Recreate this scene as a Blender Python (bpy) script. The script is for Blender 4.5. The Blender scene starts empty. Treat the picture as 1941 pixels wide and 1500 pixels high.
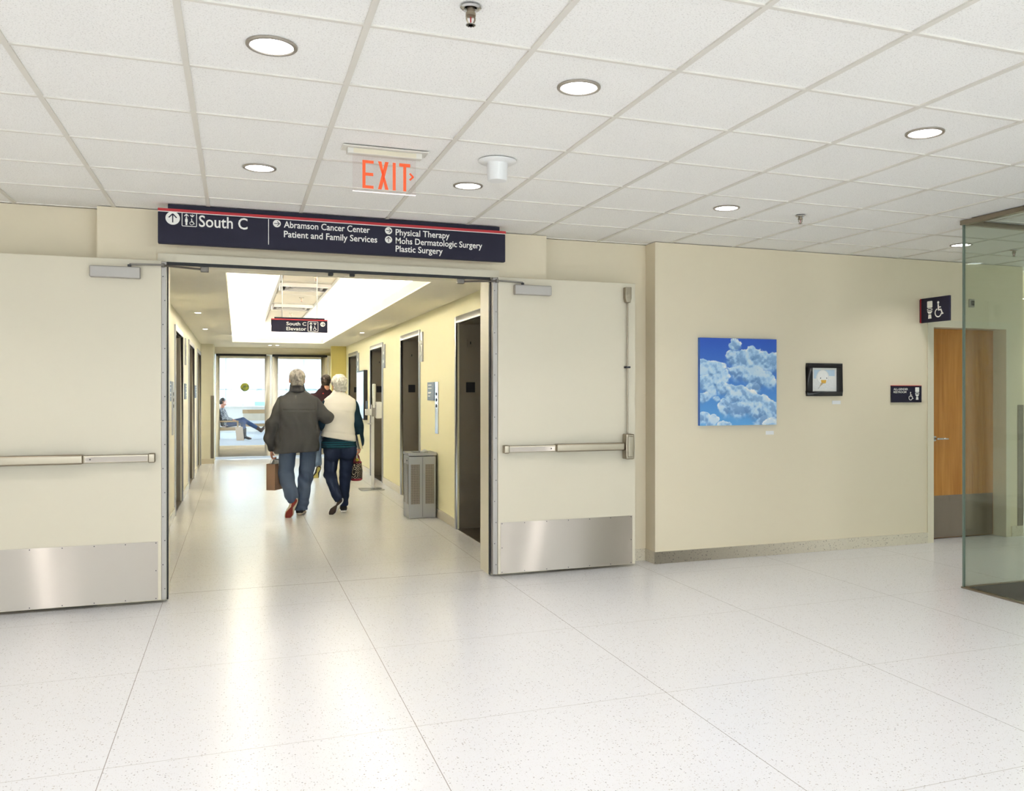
import bpy, math, random
import numpy as np
from mathutils import Vector, Matrix
random.seed(7); np.random.seed(7)
SC = bpy.context.scene
COL = SC.collection

# ------------------------------------------------------------------ camera, world, exposure
H_CAM = 1.49
cam_data = bpy.data.cameras.new('camera'); cam = bpy.data.objects.new('camera', cam_data); COL.objects.link(cam)
cam_data.sensor_width = 36.0; cam_data.lens = 1628.5 / 1941 * 36.0
cam_data.shift_x = -(1053 - 970.5) / 1941; cam_data.shift_y = -(750 - 744) / 1941
cam_data.clip_start = 0.05; cam_data.clip_end = 500
cam.location = (0, 0, H_CAM); cam.rotation_euler = (math.pi / 2, 0, -0.3548)
SC.camera = cam
SC.view_settings.view_transform = 'Standard'; SC.view_settings.look = 'None'
SC.view_settings.gamma = 1.0; SC.view_settings.use_curve_mapping = False
SC.view_settings.exposure = -0.06
world = bpy.data.worlds.new('world'); SC.world = world; world.use_nodes = True
wb = world.node_tree.nodes['Background']
wb.inputs['Color'].default_value = (0.80, 0.91, 1.0, 1); wb.inputs['Strength'].default_value = 7.5
LAMP = 6.0           # watts of each hall downlight, 110 degree beam
LENS = 10.0           # glow of a lamp lens
COVE = 94.0           # radiance of the cove tubes in the corridor
SMALL = 25.0          # corridor downlights
SC.cycles.max_bounces = 8; SC.cycles.diffuse_bounces = 5; SC.cycles.glossy_bounces = 3; SC.cycles.transmission_bounces = 2
SC.cycles.transparent_max_bounces = 16; SC.cycles.sample_clamp_indirect = 40.0
SC.cycles.use_denoising = True; SC.cycles.use_adaptive_sampling = True; SC.cycles.adaptive_threshold = 0.12; SC.cycles.adaptive_min_samples = 16
SC.cycles.caustics_reflective = False; SC.cycles.caustics_refractive = False

# fill light behind the viewer, added with its window to brighten walls and ceiling (added_window)
fill_l = bpy.data.lights.new('window_fill_light', 'AREA'); fill_l.shape = 'RECTANGLE'; fill_l.size = 14.0; fill_l.size_y = 1.75; fill_l.energy = 116.0; fill_l.color = (1.0, 0.945, 0.94)
fill_o = bpy.data.objects.new('window_fill_light', fill_l); COL.objects.link(fill_o); fill_o.location = (1.5, -7.75, 1.7); fill_o.rotation_euler = (math.pi / 2, 0, 0)

# ------------------------------------------------------------------ helpers
def lin(c):
    return tuple(((v / 255.0) / 12.92 if v <= 10.3 else ((v / 255.0 + 0.055) / 1.055) ** 2.4) for v in c)
def mat(name, rgb, rough=0.6, metal=0.0, spec=0.5, emit=None, es=0.0, **kw):
    m = bpy.data.materials.new(name); m.use_nodes = True
    b = m.node_tree.nodes['Principled BSDF']
    b.inputs['Base Color'].default_value = (*lin(rgb), 1); b.inputs['Roughness'].default_value = rough
    b.inputs['Metallic'].default_value = metal; b.inputs['Specular IOR Level'].default_value = spec
    if emit: m.cycles.emission_sampling = 'AUTO' if es > 50 else 'NONE'; b.inputs['Emission Color'].default_value = (*lin(emit), 1); b.inputs['Emission Strength'].default_value = es
    for k, v in kw.items(): b.inputs[k].default_value = v
    return m
def N(m, typ, **kw):
    n = m.node_tree.nodes.new(typ)
    for k, v in kw.items(): setattr(n, k, v)
    return n
def L(m, a, b): m.node_tree.links.new(a, b)
def BS(m): return m.node_tree.nodes['Principled BSDF']
def ramp(m, fac, stops):
    r = N(m, 'ShaderNodeValToRGB'); L(m, fac, r.inputs['Fac'])
    e = r.color_ramp.elements
    while len(e) < len(stops): e.new(0.5)
    for k, (p, c) in enumerate(stops):
        e[k].position = p; e[k].color = (*(lin(c) if max(c) > 1 else c), 1)
    return r.outputs['Color']
def mixc(m, fac, a, b, blend='MIX'):
    x = N(m, 'ShaderNodeMix', data_type='RGBA', blend_type=blend)
    if isinstance(fac, float): x.inputs[0].default_value = fac
    else: L(m, fac, x.inputs[0])
    for s, v in ((6, a), (7, b)):
        if isinstance(v, tuple): x.inputs[s].default_value = (*v, 1)
        else: L(m, v, x.inputs[s])
    return x.outputs[2]
def math_(m, op, a, b=None):
    x = N(m, 'ShaderNodeMath', operation=op)
    for s, v in ((0, a), (1, b)):
        if v is None: continue
        if isinstance(v, (int, float)): x.inputs[s].default_value = v
        else: L(m, v, x.inputs[s])
    return x.outputs[0]
def geo(m): return N(m, 'ShaderNodeNewGeometry').outputs['Position']
def noise(m, scale, detail=3.0, vec=None, rough=0.5):
    n = N(m, 'ShaderNodeTexNoise'); n.inputs['Scale'].default_value = scale; n.inputs['Detail'].default_value = detail; n.inputs['Roughness'].default_value = rough
    if vec is None: vec = N(m, 'ShaderNodeTexCoord').outputs['Object']
    L(m, vec, n.inputs['Vector']); return n.outputs['Fac']
def bump(m, h, strength=0.2, dist=0.01):
    b = N(m, 'ShaderNodeBump'); b.inputs['Strength'].default_value = strength; b.inputs['Distance'].default_value = dist
    L(m, h, b.inputs['Height']); L(m, b.outputs['Normal'], BS(m).inputs['Normal'])

OFF = {}
class MB:
    def __init__(s): s.v = []; s.f = []; s.mi = []
    def add(s, V, F, mi=0):
        o = len(s.v); s.v += [tuple(map(float, p)) for p in V]; s.f += [tuple(int(i) + o for i in f) for f in F]; s.mi += [mi] * len(F); return s
    def box(s, x0, x1, y0, y1, z0, z1, mi=0):
        x0, x1 = min(x0, x1), max(x0, x1); y0, y1 = min(y0, y1), max(y0, y1); z0, z1 = min(z0, z1), max(z0, z1)
        V = [(x0, y0, z0), (x1, y0, z0), (x1, y1, z0), (x0, y1, z0), (x0, y0, z1), (x1, y0, z1), (x1, y1, z1), (x0, y1, z1)]
        return s.add(V, [(0, 3, 2, 1), (4, 5, 6, 7), (0, 1, 5, 4), (1, 2, 6, 5), (2, 3, 7, 6), (3, 0, 4, 7)], mi)
    def prism(s, poly, axis, a, b, mi=0):
        """poly: 2-D outline, counter-clockwise; axis 'x','y','z' is the extrusion direction."""
        def P(u, v, w): return {'x': (w, u, v), 'y': (u, w, v), 'z': (u, v, w)}[axis]
        n = len(poly); V = [P(u, v, a) for u, v in poly] + [P(u, v, b) for u, v in poly]
        F = [tuple(range(n - 1, -1, -1)), tuple(range(n, 2 * n))] + [(i, (i + 1) % n, n + (i + 1) % n, n + i) for i in range(n)]
        return s.add(V, F, mi)
    def tube(s, pts, r, n=12, closed=False, mi=0):
        pts = [Vector(p) for p in pts]; k = len(pts); R = r if isinstance(r, (list, tuple)) else [r] * k
        V = []; up = None
        for i, p in enumerate(pts):
            if closed: t = (pts[(i + 1) % k] - pts[i - 1]).normalized()
            else: t = (pts[min(i + 1, k - 1)] - pts[max(i - 1, 0)]).normalized()
            if up is None:
                up = t.cross(Vector((0, 0, 1)))
                if up.length < 1e-3: up = t.cross(Vector((1, 0, 0)))
            up = (up - t * up.dot(t)).normalized(); w = t.cross(up)
            V += [p + (up * math.cos(2 * math.pi * j / n) + w * math.sin(2 * math.pi * j / n)) * R[i] for j in range(n)]
        F = []
        for i in range(k if closed else k - 1):
            a, b = i * n, ((i + 1) % k) * n
            F += [(a + j, a + (j + 1) % n, b + (j + 1) % n, b + j) for j in range(n)]
        if not closed: F += [tuple(range(n - 1, -1, -1)), tuple(range((k - 1) * n, k * n))]
        return s.add(V, F, mi)
    def lathe(s, prof, c=(0, 0, 0), n=32, axis='z', mi=0, caps=True):
        V = []; F = []
        for r, h in prof:
            for j in range(n):
                a = 2 * math.pi * j / n; u, w = r * math.cos(a), r * math.sin(a)
                q = {'z': (u, w, h), 'y': (u, h, w), 'x': (h, u, w)}[axis]
                V.append((c[0] + q[0], c[1] + q[1], c[2] + q[2]))
        k = len(prof)
        for i in range(k - 1): F += [(i * n + j, i * n + (j + 1) % n, (i + 1) * n + (j + 1) % n, (i + 1) * n + j) for j in range(n)]
        if caps and prof[0][0] > 1e-6: F.append(tuple(range(n - 1, -1, -1)))
        if caps and prof[-1][0] > 1e-6: F.append(tuple(range((k - 1) * n, k * n)))
        return s.add(V, F, mi)
    def build(s, name, m, parent=None, bevel=0.0, smooth=False, seg=2, origin=None):
        return link_mesh(name, s.v, s.f, m, parent, bevel, smooth, seg, origin, s.mi)
def link_mesh(name, V, F, m, parent=None, bevel=0.0, smooth=False, seg=2, origin=None, mi=None, fixn=True):
    V = np.asarray(V, float)
    if parent is not None: off = np.array(OFF[parent.name])
    elif origin is not None: off = np.array(origin, float)
    else: off = np.array([(V[:, 0].min() + V[:, 0].max()) / 2, (V[:, 1].min() + V[:, 1].max()) / 2, V[:, 2].min()])
    me = bpy.data.meshes.new(name); me.from_pydata((V - off).tolist(), [], F if isinstance(F, list) else F.tolist())
    for mm in (m if isinstance(m, (list, tuple)) else [m]): me.materials.append(mm)
    if mi and any(mi): me.polygons.foreach_set('material_index', mi)
    if fixn:
        import bmesh
        b = bmesh.new(); b.from_mesh(me); bmesh.ops.remove_doubles(b, verts=b.verts, dist=1e-6); bmesh.ops.recalc_face_normals(b, faces=b.faces); b.to_mesh(me); b.free()
    o = bpy.data.objects.new(name, me); COL.objects.link(o)
    if parent is not None: o.parent = parent
    else: o.location = off
    OFF[o.name] = tuple(off)
    if smooth: me.polygons.foreach_set('use_smooth', [True] * len(me.polygons))
    if bevel > 0:
        bv = o.modifiers.new('bevel', 'BEVEL'); bv.width = bevel; bv.segments = seg; bv.limit_method = 'ANGLE'; bv.angle_limit = math.radians(35)
        me.polygons.foreach_set('use_smooth', [True] * len(me.polygons))
        wn = o.modifiers.new('wn', 'WEIGHTED_NORMAL'); wn.keep_sharp = True
    elif smooth == 'auto':
        import bmesh
        b = bmesh.new(); b.from_mesh(me)
        for e in b.edges:
            if len(e.link_faces) == 2 and e.calc_face_angle(0) > math.radians(40): e.smooth = False
        b.to_mesh(me); b.free()
    return o
def tag(o, label=None, cat=None, group=None, kind=None):
    if label: o['label'] = label
    if cat: o['category'] = cat
    if group: o['group'] = group
    if kind: o['kind'] = kind
    return o
def thing(name, label, cat, loc=(0, 0, 0), group=None, kind=None):
    o = bpy.data.objects.new(name, None); COL.objects.link(o); o.location = loc; o.empty_display_size = 0.1
    OFF[o.name] = tuple(loc); return tag(o, label, cat, group, kind)
def struct(mb, name, m, label, **kw):
    cat = kw.pop('cat', name.split('_')[0])
    return tag(mb.build(name, m, **kw), label, cat, kind='structure')
def copy_tree(o, parent=None):
    c = o.copy(); COL.objects.link(c); OFF[c.name] = OFF[o.name]
    if parent is not None: c.parent = parent
    for ch in list(o.children): copy_tree(ch, c)
    return c
def text_mesh(mb, body, x, y, z, width=None, height=None, axis='y', mi=0, flip=False):
    """lettering standing on a sign; its left end at x (width fitted), baseline at z. axis 'y': faces -y."""
    cu = bpy.data.curves.new('t', 'FONT'); cu.body = body; cu.size = 1.0; cu.extrude = 0.0; cu.resolution_u = 3; cu.offset = 0.012
    o = bpy.data.objects.new('t', cu); COL.objects.link(o)
    dg = bpy.context.evaluated_depsgraph_get(); me = bpy.data.meshes.new_from_object(o.evaluated_get(dg))
    V = np.array([v.co[:] for v in me.vertices]); F = [tuple(p.vertices) for p in me.polygons]
    bpy.data.objects.remove(o); bpy.data.curves.remove(cu); bpy.data.meshes.remove(me)
    V[:, 0] -= V[:, 0].min(); w = V[:, 0].max()
    sx = (width / w) if width else None; sz = height / 0.73 if height else sx
    if sx is None: sx = sz
    if axis == 'y': P = [(x + v[0] * sx, y, z + v[1] * sz) for v in V]
    elif axis == 'x': P = [(y, x - v[0] * sx, z + v[1] * sz) for v in V]      # faces -x: text runs towards -y
    mb.add(P, F, mi); return mb
# flat marks for signs: (u, v) outline -> a thin raised plate at depth y
def disc(cx, cz, r, n=28): return [(cx + r * math.cos(2 * math.pi * k / n), cz + r * math.sin(2 * math.pi * k / n)) for k in range(n)]
def thick(p, q, w):
    (x0, z0), (x1, z1) = p, q; l = math.hypot(x1 - x0, z1 - z0) or 1; nx, nz = -(z1 - z0) / l * w / 2, (x1 - x0) / l * w / 2
    return [(x0 + nx, z0 + nz), (x0 - nx, z0 - nz), (x1 - nx, z1 - nz), (x1 + nx, z1 + nz)]
def arc(cx, cz, r, w, a0, a1, n=20):
    A = [math.radians(a0 + (a1 - a0) * k / n) for k in range(n + 1)]
    return [[(cx + (r + s) * math.cos(t), cz + (r + s) * math.sin(t)) for t, s in ((A[k], w / 2), (A[k], -w / 2), (A[k + 1], -w / 2), (A[k + 1], w / 2))] for k in range(n)]
def rrect(x0, x1, z0, z1, r, n=5):
    P = []
    for cx, cz, a in ((x1 - r, z1 - r, 0), (x0 + r, z1 - r, 90), (x0 + r, z0 + r, 180), (x1 - r, z0 + r, 270)):
        P += [(cx + r * math.cos(math.radians(a + 90 * k / n)), cz + r * math.sin(math.radians(a + 90 * k / n))) for k in range(n + 1)]
    return P
def wheelchair(cx, cz, s):
    """seated wheelchair user pictogram, height s"""
    P = [disc(cx - .02 * s, cz + .43 * s, .085 * s)]
    P += [thick((cx - .02 * s, cz + .33 * s), (cx + .0 * s, cz - .02 * s), .11 * s), thick((cx, cz + .14 * s), (cx + .2 * s, cz + .14 * s), .07 * s),
          thick((cx - .04 * s, cz - .02 * s), (cx + .22 * s, cz - .02 * s), .1 * s), thick((cx + .2 * s, cz + .0 * s), (cx + .32 * s, cz - .3 * s), .1 * s), thick((cx + .3 * s, cz - .29 * s), (cx + .4 * s, cz - .25 * s), .07 * s)]
    return P + arc(cx - .02 * s, cz - .2 * s, .25 * s, .075 * s, 110, 350)
def toilet(cx, cz, s):
    P = [rrect(cx - .2 * s, cx + .2 * s, cz + .12 * s, cz + .5 * s, .05 * s)]
    el = lambda rx, rz, t: (cx + rx * s * math.cos(math.radians(t)), cz + .02 * s + rz * s * math.sin(math.radians(t)))
    P += [[el(.21, .075, t), el(.21, .075, t + 18), el(.16, .035, t + 18), el(.16, .035, t)] for t in range(0, 360, 18)]
    P += [[(cx - .2 * s, cz - .045 * s), (cx - .17 * s, cz - .13 * s), (cx - .09 * s, cz - .22 * s), (cx + .09 * s, cz - .22 * s), (cx + .17 * s, cz - .13 * s), (cx + .2 * s, cz - .045 * s), (cx + .1 * s, cz - .085 * s), (cx, cz - .095 * s), (cx - .1 * s, cz - .085 * s)]]
    P += [[(cx - .1 * s, cz - .26 * s), (cx - .13 * s, cz - .5 * s), (cx + .13 * s, cz - .5 * s), (cx + .1 * s, cz - .26 * s)]]
    return P
def arrow(cx, cz, s, ang):
    """arrow of length s in a round badge, ang 0 = right, 90 = up"""
    c, n = math.cos(math.radians(ang)), math.sin(math.radians(ang))
    R = lambda u, v: (cx + u * c - v * n, cz + u * n + v * c)
    return [thick(R(-.5 * s, 0), R(.45 * s, 0), .13 * s), thick(R(.5 * s, 0), R(.05 * s, .42 * s), .13 * s), thick(R(.5 * s, 0), R(.05 * s, -.42 * s), .13 * s)]
def lift_icon(cx, cz, s):
    """framed lift pictogram: up and down arrows over two figures -> outlines"""
    P = [thick((cx - .46 * s, cz + .5 * s), (cx + .46 * s, cz + .5 * s), .05 * s), thick((cx - .46 * s, cz - .5 * s), (cx + .46 * s, cz - .5 * s), .05 * s),
         thick((cx - .5 * s, cz - .46 * s), (cx - .5 * s, cz + .46 * s), .05 * s), thick((cx + .5 * s, cz - .46 * s), (cx + .5 * s, cz + .46 * s), .05 * s)]
    for sx, sz in ((1, 1), (-1, 1), (-1, -1), (1, -1)): P += arc(cx + .45 * s * sx, cz + .45 * s * sz, .05 * s, .05 * s, {(1, 1): 0, (-1, 1): 90, (-1, -1): 180, (1, -1): 270}[(sx, sz)], {(1, 1): 90, (-1, 1): 180, (-1, -1): 270, (1, -1): 360}[(sx, sz)], 4)
    P += [thick((cx - .34 * s, cz + .24 * s), (cx - .2 * s, cz + .4 * s), .06 * s), thick((cx - .06 * s, cz + .24 * s), (cx - .2 * s, cz + .4 * s), .06 * s), thick((cx - .2 * s, cz + .2 * s), (cx - .2 * s, cz + .36 * s), .05 * s)]
    P += [thick((cx + .06 * s, cz + .36 * s), (cx + .2 * s, cz + .2 * s), .06 * s), thick((cx + .34 * s, cz + .36 * s), (cx + .2 * s, cz + .2 * s), .06 * s), thick((cx + .2 * s, cz + .4 * s), (cx + .2 * s, cz + .24 * s), .05 * s)]
    P += [disc(cx - .2 * s, cz + .12 * s, .06 * s, 12), rrect(cx - .29 * s, cx - .11 * s, cz - .2 * s, cz + .05 * s, .04 * s), rrect(cx - .26 * s, cx - .14 * s, cz - .43 * s, cz - .18 * s, .02 * s)]
    return P + wheelchair(cx + .17 * s, cz - .17 * s, .5 * s)
def marks(mb, polys, y, mi=0):
    for p in polys:
        mb.add([(u, y, w) for u, w in p], [tuple(range(len(p)))], mi)
    return mb

# ------------------------------------------------------------------ materials
def wall_mat(name, rgb, rough=0.55):
    m = mat(name, rgb, rough, spec=0.3); return m
M_WALL = wall_mat('beige_wall_paint', (230, 218, 191))
M_CREAM = wall_mat('cream_corridor_paint', (236, 231, 208))
M_YELLOW = wall_mat('pale_yellow_paint', (243, 236, 196))
M_GOLD = wall_mat('mustard_paint', (228, 211, 128))
M_WHITEWALL = wall_mat('white_wall_paint', (236, 234, 228))
M_SOFFIT = wall_mat('soffit_paint', (250, 245, 228))
M_DOOR = mat('cream_door_enamel', (221, 212, 189), 0.38)
M_FRAME = mat('frame_enamel', (226, 217, 193), 0.4)
def brushed(name, rgb, rough, aniso=0.75, tangent=(1, 0, 0), grain=1.0):
    m = mat(name, rgb, rough, 1.0); b = BS(m); b.inputs['Anisotropic'].default_value = aniso
    t = N(m, 'ShaderNodeCombineXYZ'); t.inputs[0].default_value, t.inputs[1].default_value, t.inputs[2].default_value = tangent
    L(m, t.outputs[0], b.inputs['Tangent'])
    mp = N(m, 'ShaderNodeVectorMath', operation='MULTIPLY'); L(m, geo(m), mp.inputs[0])
    mp.inputs[1].default_value = (8, 8, 700) if tangent[2] else (700, 700, 8)
    n = noise(m, 1.0, 2, mp.outputs[0]); r = math_(m, 'MULTIPLY_ADD', n, 0.12 * grain); m.node_tree.nodes[-1].inputs[2].default_value = rough - 0.06 * grain
    L(m, r, b.inputs['Roughness']); return m
M_STEEL = brushed('brushed_steel', (190, 181, 170), 0.42, 0.97, (0, 0, 1), 0.25)
M_STEEL = bpy.data.materials.new('brushed_kick_plate'); M_STEEL.use_nodes = True; _nt = M_STEEL.node_tree; _nt.nodes.remove(_nt.nodes['Principled BSDF'])
_g = _nt.nodes.new('ShaderNodeBsdfAnisotropic'); _g.inputs['Color'].default_value = (*lin((196, 186, 174)), 1); _g.inputs['Roughness'].default_value = 0.30; _g.inputs['Anisotropy'].default_value = -0.83
_c = _nt.nodes.new('ShaderNodeCombineXYZ'); _c.inputs[2].default_value = 1.0; _nt.links.new(_c.outputs[0], _g.inputs['Tangent']); _nt.links.new(_g.outputs[0], _nt.nodes['Material Output'].inputs[0])
M_STEELV = brushed('satin_steel', (172, 172, 172), 0.36, 0.3, (1, 1, 0))
M_BAR = mat('satin_aluminium', (160, 149, 131), 0.3, 1.0)
M_CLOSER = mat('silver_painted_cover', (176, 171, 164), 0.42, 0.35)
M_CHROME = mat('chrome', (200, 200, 198), 0.12, 1.0)
M_DARKST = brushed('bronze_grey_steel', (140, 130, 112), 0.45, 0.2, (1, 1, 0)); BS(M_DARKST).inputs['Metallic'].default_value = 0.45
M_LIFTDOOR = brushed('dark_lift_door_steel', (120, 110, 98), 0.4, 0.2, (1, 1, 0))
M_BLACK = mat('black_rubber', (22, 21, 22), 0.5)
M_DARKGREY = mat('dark_grey_plastic', (58, 58, 60), 0.5)
M_NAVY = mat('navy_sign_face', (33, 31, 50), 0.55, spec=0.3)
M_RED = mat('red_sign_edge', (190, 38, 44), 0.45)
M_WHITE = mat('white_lettering', (244, 242, 234), 0.5)
M_WPLASTIC = mat('white_plastic', (236, 236, 234), 0.4)
M_LENS = mat('lamp_lens', (255, 255, 255), 0.4, emit=(246, 248, 255), es=LENS)
M_SLENS = mat('small_lamp_lens', (255, 255, 255), 0.4, emit=(255, 250, 235), es=SMALL)
M_COVE = mat('cove_tube', (255, 255, 255), 0.4, emit=(255, 253, 248), es=COVE)
M_TRIM = mat('lamp_trim', (168, 160, 148), 0.35, 0.6)
M_WOOD = mat('maple_veneer', (190, 128, 56), 0.4)
_v = N(M_WOOD, 'ShaderNodeVectorMath', operation='MULTIPLY'); L(M_WOOD, geo(M_WOOD), _v.inputs[0]); _v.inputs[1].default_value = (14, 14, 0.9)
L(M_WOOD, ramp(M_WOOD, noise(M_WOOD, 2.0, 4, _v.outputs[0]), [(0.3, (176, 114, 46)), (0.7, (202, 142, 68))]), BS(M_WOOD).inputs['Base Color'])
M_TAN = mat('oak_bench_wood', (176, 146, 108), 0.45)
M_SEATW = mat('pale_upholstery', (214, 216, 220), 0.8)
M_CARPET = mat('grey_carpet', (196, 200, 208), 0.95)
M_MAT = mat('dark_entrance_mat', (74, 68, 60), 0.95)
L(M_MAT, ramp(M_MAT, noise(M_MAT, 260, 2, geo(M_MAT)), [(0.35, (62, 57, 50)), (0.65, (92, 85, 75))]), BS(M_MAT).inputs['Base Color'])
def glass_mat(name, tint, refl=1.0):
    m = bpy.data.materials.new(name); m.use_nodes = True; nt = m.node_tree; nt.nodes.clear()
    out = nt.nodes.new('ShaderNodeOutputMaterial'); t = nt.nodes.new('ShaderNodeBsdfTransparent'); t.inputs[0].default_value = (*tint, 1)
    g = nt.nodes.new('ShaderNodeBsdfGlossy'); g.inputs['Roughness'].default_value = 0.0
    fr = nt.nodes.new('ShaderNodeFresnel'); fr.inputs['IOR'].default_value = 1.45
    mu = nt.nodes.new('ShaderNodeMath'); mu.operation = 'MULTIPLY'; mu.inputs[1].default_value = refl
    mx = nt.nodes.new('ShaderNodeMixShader')
    ge = nt.nodes.new('ShaderNodeNewGeometry'); io = nt.nodes.new('ShaderNodeMix'); io.inputs[2].default_value = 1.45; io.inputs[3].default_value = 1 / 1.45
    nt.links.new(ge.outputs['Backfacing'], io.inputs[0]); nt.links.new(io.outputs[0], fr.inputs['IOR'])
    nt.links.new(fr.outputs[0], mu.inputs[0]); nt.links.new(mu.outputs[0], mx.inputs[0]); nt.links.new(t.outputs[0], mx.inputs[1]); nt.links.new(g.outputs[0], mx.inputs[2]); nt.links.new(mx.outputs[0], out.inputs[0])
    return m
M_GLASSG = glass_mat('green_tinted_glass', (0.905, 0.93, 0.9))
M_GLASS = glass_mat('clear_glass', (0.97, 0.985, 0.98))
M_ACRYL = glass_mat('clear_acrylic', (0.985, 0.965, 0.965), 0.7)
M_GEDGE = mat('green_glass_edge', (112, 128, 116), 0.25)

# terrazzo: pale matrix, tan / grey / dark chips, thin divider strips
def terrazzo(name, base, amount, rough, joints=True, scale=95):
    m = mat(name, base, rough, spec=0.21); P = geo(m)
    col = mixc(m, noise(m, 0.7, 1, P), tuple(v * 0.97 for v in lin(base)), tuple(min(1, v * 1.02) for v in lin(base)))
    for sc_, thr, stops in ((scale, 0.55, [(0.0, (150, 132, 112)), (0.45, (176, 160, 138)), (0.75, (118, 106, 96)), (1.0, (74, 64, 58))]), (scale * 2.1, 0.6, [(0, (196, 184, 166)), (1, (160, 148, 132))])):
        v = N(m, 'ShaderNodeTexVoronoi', feature='F1'); v.inputs['Scale'].default_value = sc_; v.inputs['Randomness'].default_value = 1.0; L(m, P, v.inputs['Vector'])
        sep = N(m, 'ShaderNodeSeparateColor'); L(m, v.outputs['Color'], sep.inputs[0])
        pick = math_(m, 'LESS_THAN', sep.outputs[0], amount)
        size = math_(m, 'MULTIPLY_ADD', sep.outputs[1], 0.25); m.node_tree.nodes[-1].inputs[2].default_value = 0.12
        inside = math_(m, 'LESS_THAN', v.outputs['Distance'], size)
        chip = ramp(m, sep.outputs[2], stops)
        col = mixc(m, math_(m, 'MULTIPLY', math_(m, 'MULTIPLY', pick, inside), thr), col, chip)
    if joints:
        s = N(m, 'ShaderNodeSeparateXYZ'); L(m, P, s.inputs[0])
        def lines(c, o, d, w):
            q = math_(m, 'DIVIDE', math_(m, 'SUBTRACT', c, o), d); fr = math_(m, 'FRACT', math_(m, 'ADD', q, 100.5))
            return math_(m, 'LESS_THAN', math_(m, 'ABSOLUTE', math_(m, 'SUBTRACT', fr, 0.5)), w / d / 2)
        jx = lines(s.outputs[0], -0.496, 1.2457, 0.0035); jy = lines(s.outputs[1], 3.808, 1.2457, 0.005)
        th = math_(m, 'LESS_THAN', math_(m, 'ABSOLUTE', math_(m, 'SUBTRACT', s.outputs[1], 6.94)), 0.004)
        col = mixc(m, math_(m, 'MULTIPLY', jy, 0.4), col, lin((150, 140, 124)))
        col = mixc(m, math_(m, 'MULTIPLY', math_(m, 'MAXIMUM', jx, th), 0.7), col, lin((120, 108, 94)))
    L(m, col, BS(m).inputs['Base Color']); return m
M_FLOOR = terrazzo('white_terrazzo', (226, 225, 225), 0.32, 0.235)
M_BASE = terrazzo('beige_terrazzo_base', (220, 211, 190), 0.75, 0.3, False, 62)
M_TILE = mat('ceiling_tile', (244, 243, 239), 0.9, spec=0.1)
_n = noise(M_TILE, 160, 2, geo(M_TILE), 0.7)
L(M_TILE, ramp(M_TILE, _n, [(0.33, (222, 220, 216)), (0.43, (247, 246, 241)), (0.6, (249, 248, 244))]), BS(M_TILE).inputs['Base Color'])
M_TBAR = mat('ceiling_bar', (226, 222, 212), 0.55)
# ------------------------------------------------------------------ the hall shell
ZC = 2.795; YP = 6.75; YN = 6.875; YR = 6.69; XL, XR = -0.71, 2.245; ZT = 2.5
HX0, HX1, HY0 = -7.5, 10.5, -7.5
struct(MB().box(HX0 - .2, HX1 + .2, HY0 - .2, 20.55, -0.12, 0.0), 'floor', M_FLOOR, 'polished white terrazzo floor with speckled chips and thin joints')
struct(MB().box(HX0 - .2, HX1 + .2, HY0 - .2, 10.2 if False else 7.0, ZC + .006, ZC + .12), 'ceiling', M_TILE, 'white mineral fibre tile ceiling of the hall')
g = MB(); x = -.8144 - .6239 * 11
while x < HX1: g.box(x - .012, x + .012, HY0, 7.0, ZC - .001, ZC + .012); x += .6239
y = 3.103 - .6239 * 17
while y < 6.9: g.box(HX0, HX1, y - .009, y + .009, ZC - .0005, ZC + .012); y += .6239
struct(g, 'trim_1', M_TBAR, 'off-white exposed grid bars between the ceiling tiles', cat='ceiling grid')
# the wall with the double doors: projecting portal, niches behind the open leaves, projecting wall ends
DX0, DX1, DZ = -0.502, 1.972, 2.425
w = MB()
w.box(-.92, DX0 - .0, YP, 7.02, 0, ZC); w.box(DX1, 2.42, YP, 7.02, 0, ZC); w.box(DX0, DX1, YP, 7.02, DZ + .01, ZC)
struct(w, 'wall_portal', M_WALL, 'beige wall projecting around the double doorway')
w = MB().box(-1.95, -.92, YN, 7.02, 0, ZC); w.box(HX0, -1.95, YR, 7.02, 0, ZC)
struct(w, 'wall_left', M_WALL, 'beige recessed wall behind the left door leaf')
w = MB().box(2.42, 3.40, YN, 7.02, 0, ZC)
struct(w, 'wall_recess', M_WALL, 'shaded beige recess wall behind the right door leaf')
w = MB().box(3.40, 6.405, YR, 7.02, 0, ZC).box(6.405, 7.47, YR, 7.02, 2.20, ZC).box(7.47, 7.66, YR, 7.02, 0, ZC)
struct(w, 'wall_right', M_WALL, 'beige wall with the blue cloud painting and the restroom door')
w = MB().box(7.66, HX1, 9.0, 9.2, 0, ZC).box(7.66, HX1, 7.0, 9.0, ZC + .006, ZC + .1)
struct(w, 'wall_beyond', M_WALL, 'wall past the corner beyond the glass enclosure')
w = MB().box(HX0, -5.5, HY0 - .2, HY0, 0, ZC).box(8.5, HX1, HY0 - .2, HY0, 0, ZC).box(-5.5, 8.5, HY0 - .2, HY0, 0, .82).box(-5.5, 8.5, HY0 - .2, HY0, 2.58, ZC); struct(w, 'wall_back', M_WHITEWALL, 'white wall behind the viewer')
w = MB().box(HX0 - .2, HX0, HY0, 7.0, 0, ZC); struct(w, 'wall_far_left', M_WHITEWALL, 'white wall at the far left end of the hall')
w = MB().box(HX1, HX1 + .2, HY0, 9.2, 0, ZC); struct(w, 'wall_far_right', M_WHITEWALL, 'white wall at the far right end of the hall')
f = MB().box(-5.5, 8.5, HY0 - .12, HY0 - .06, .82, .88).box(-5.5, 8.5, HY0 - .12, HY0 - .06, 2.52, 2.58)
for x in np.arange(-5.5, 8.6, 2.0): f.box(x - .03, x + .03, HY0 - .12, HY0 - .06, .88, 2.52)
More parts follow.
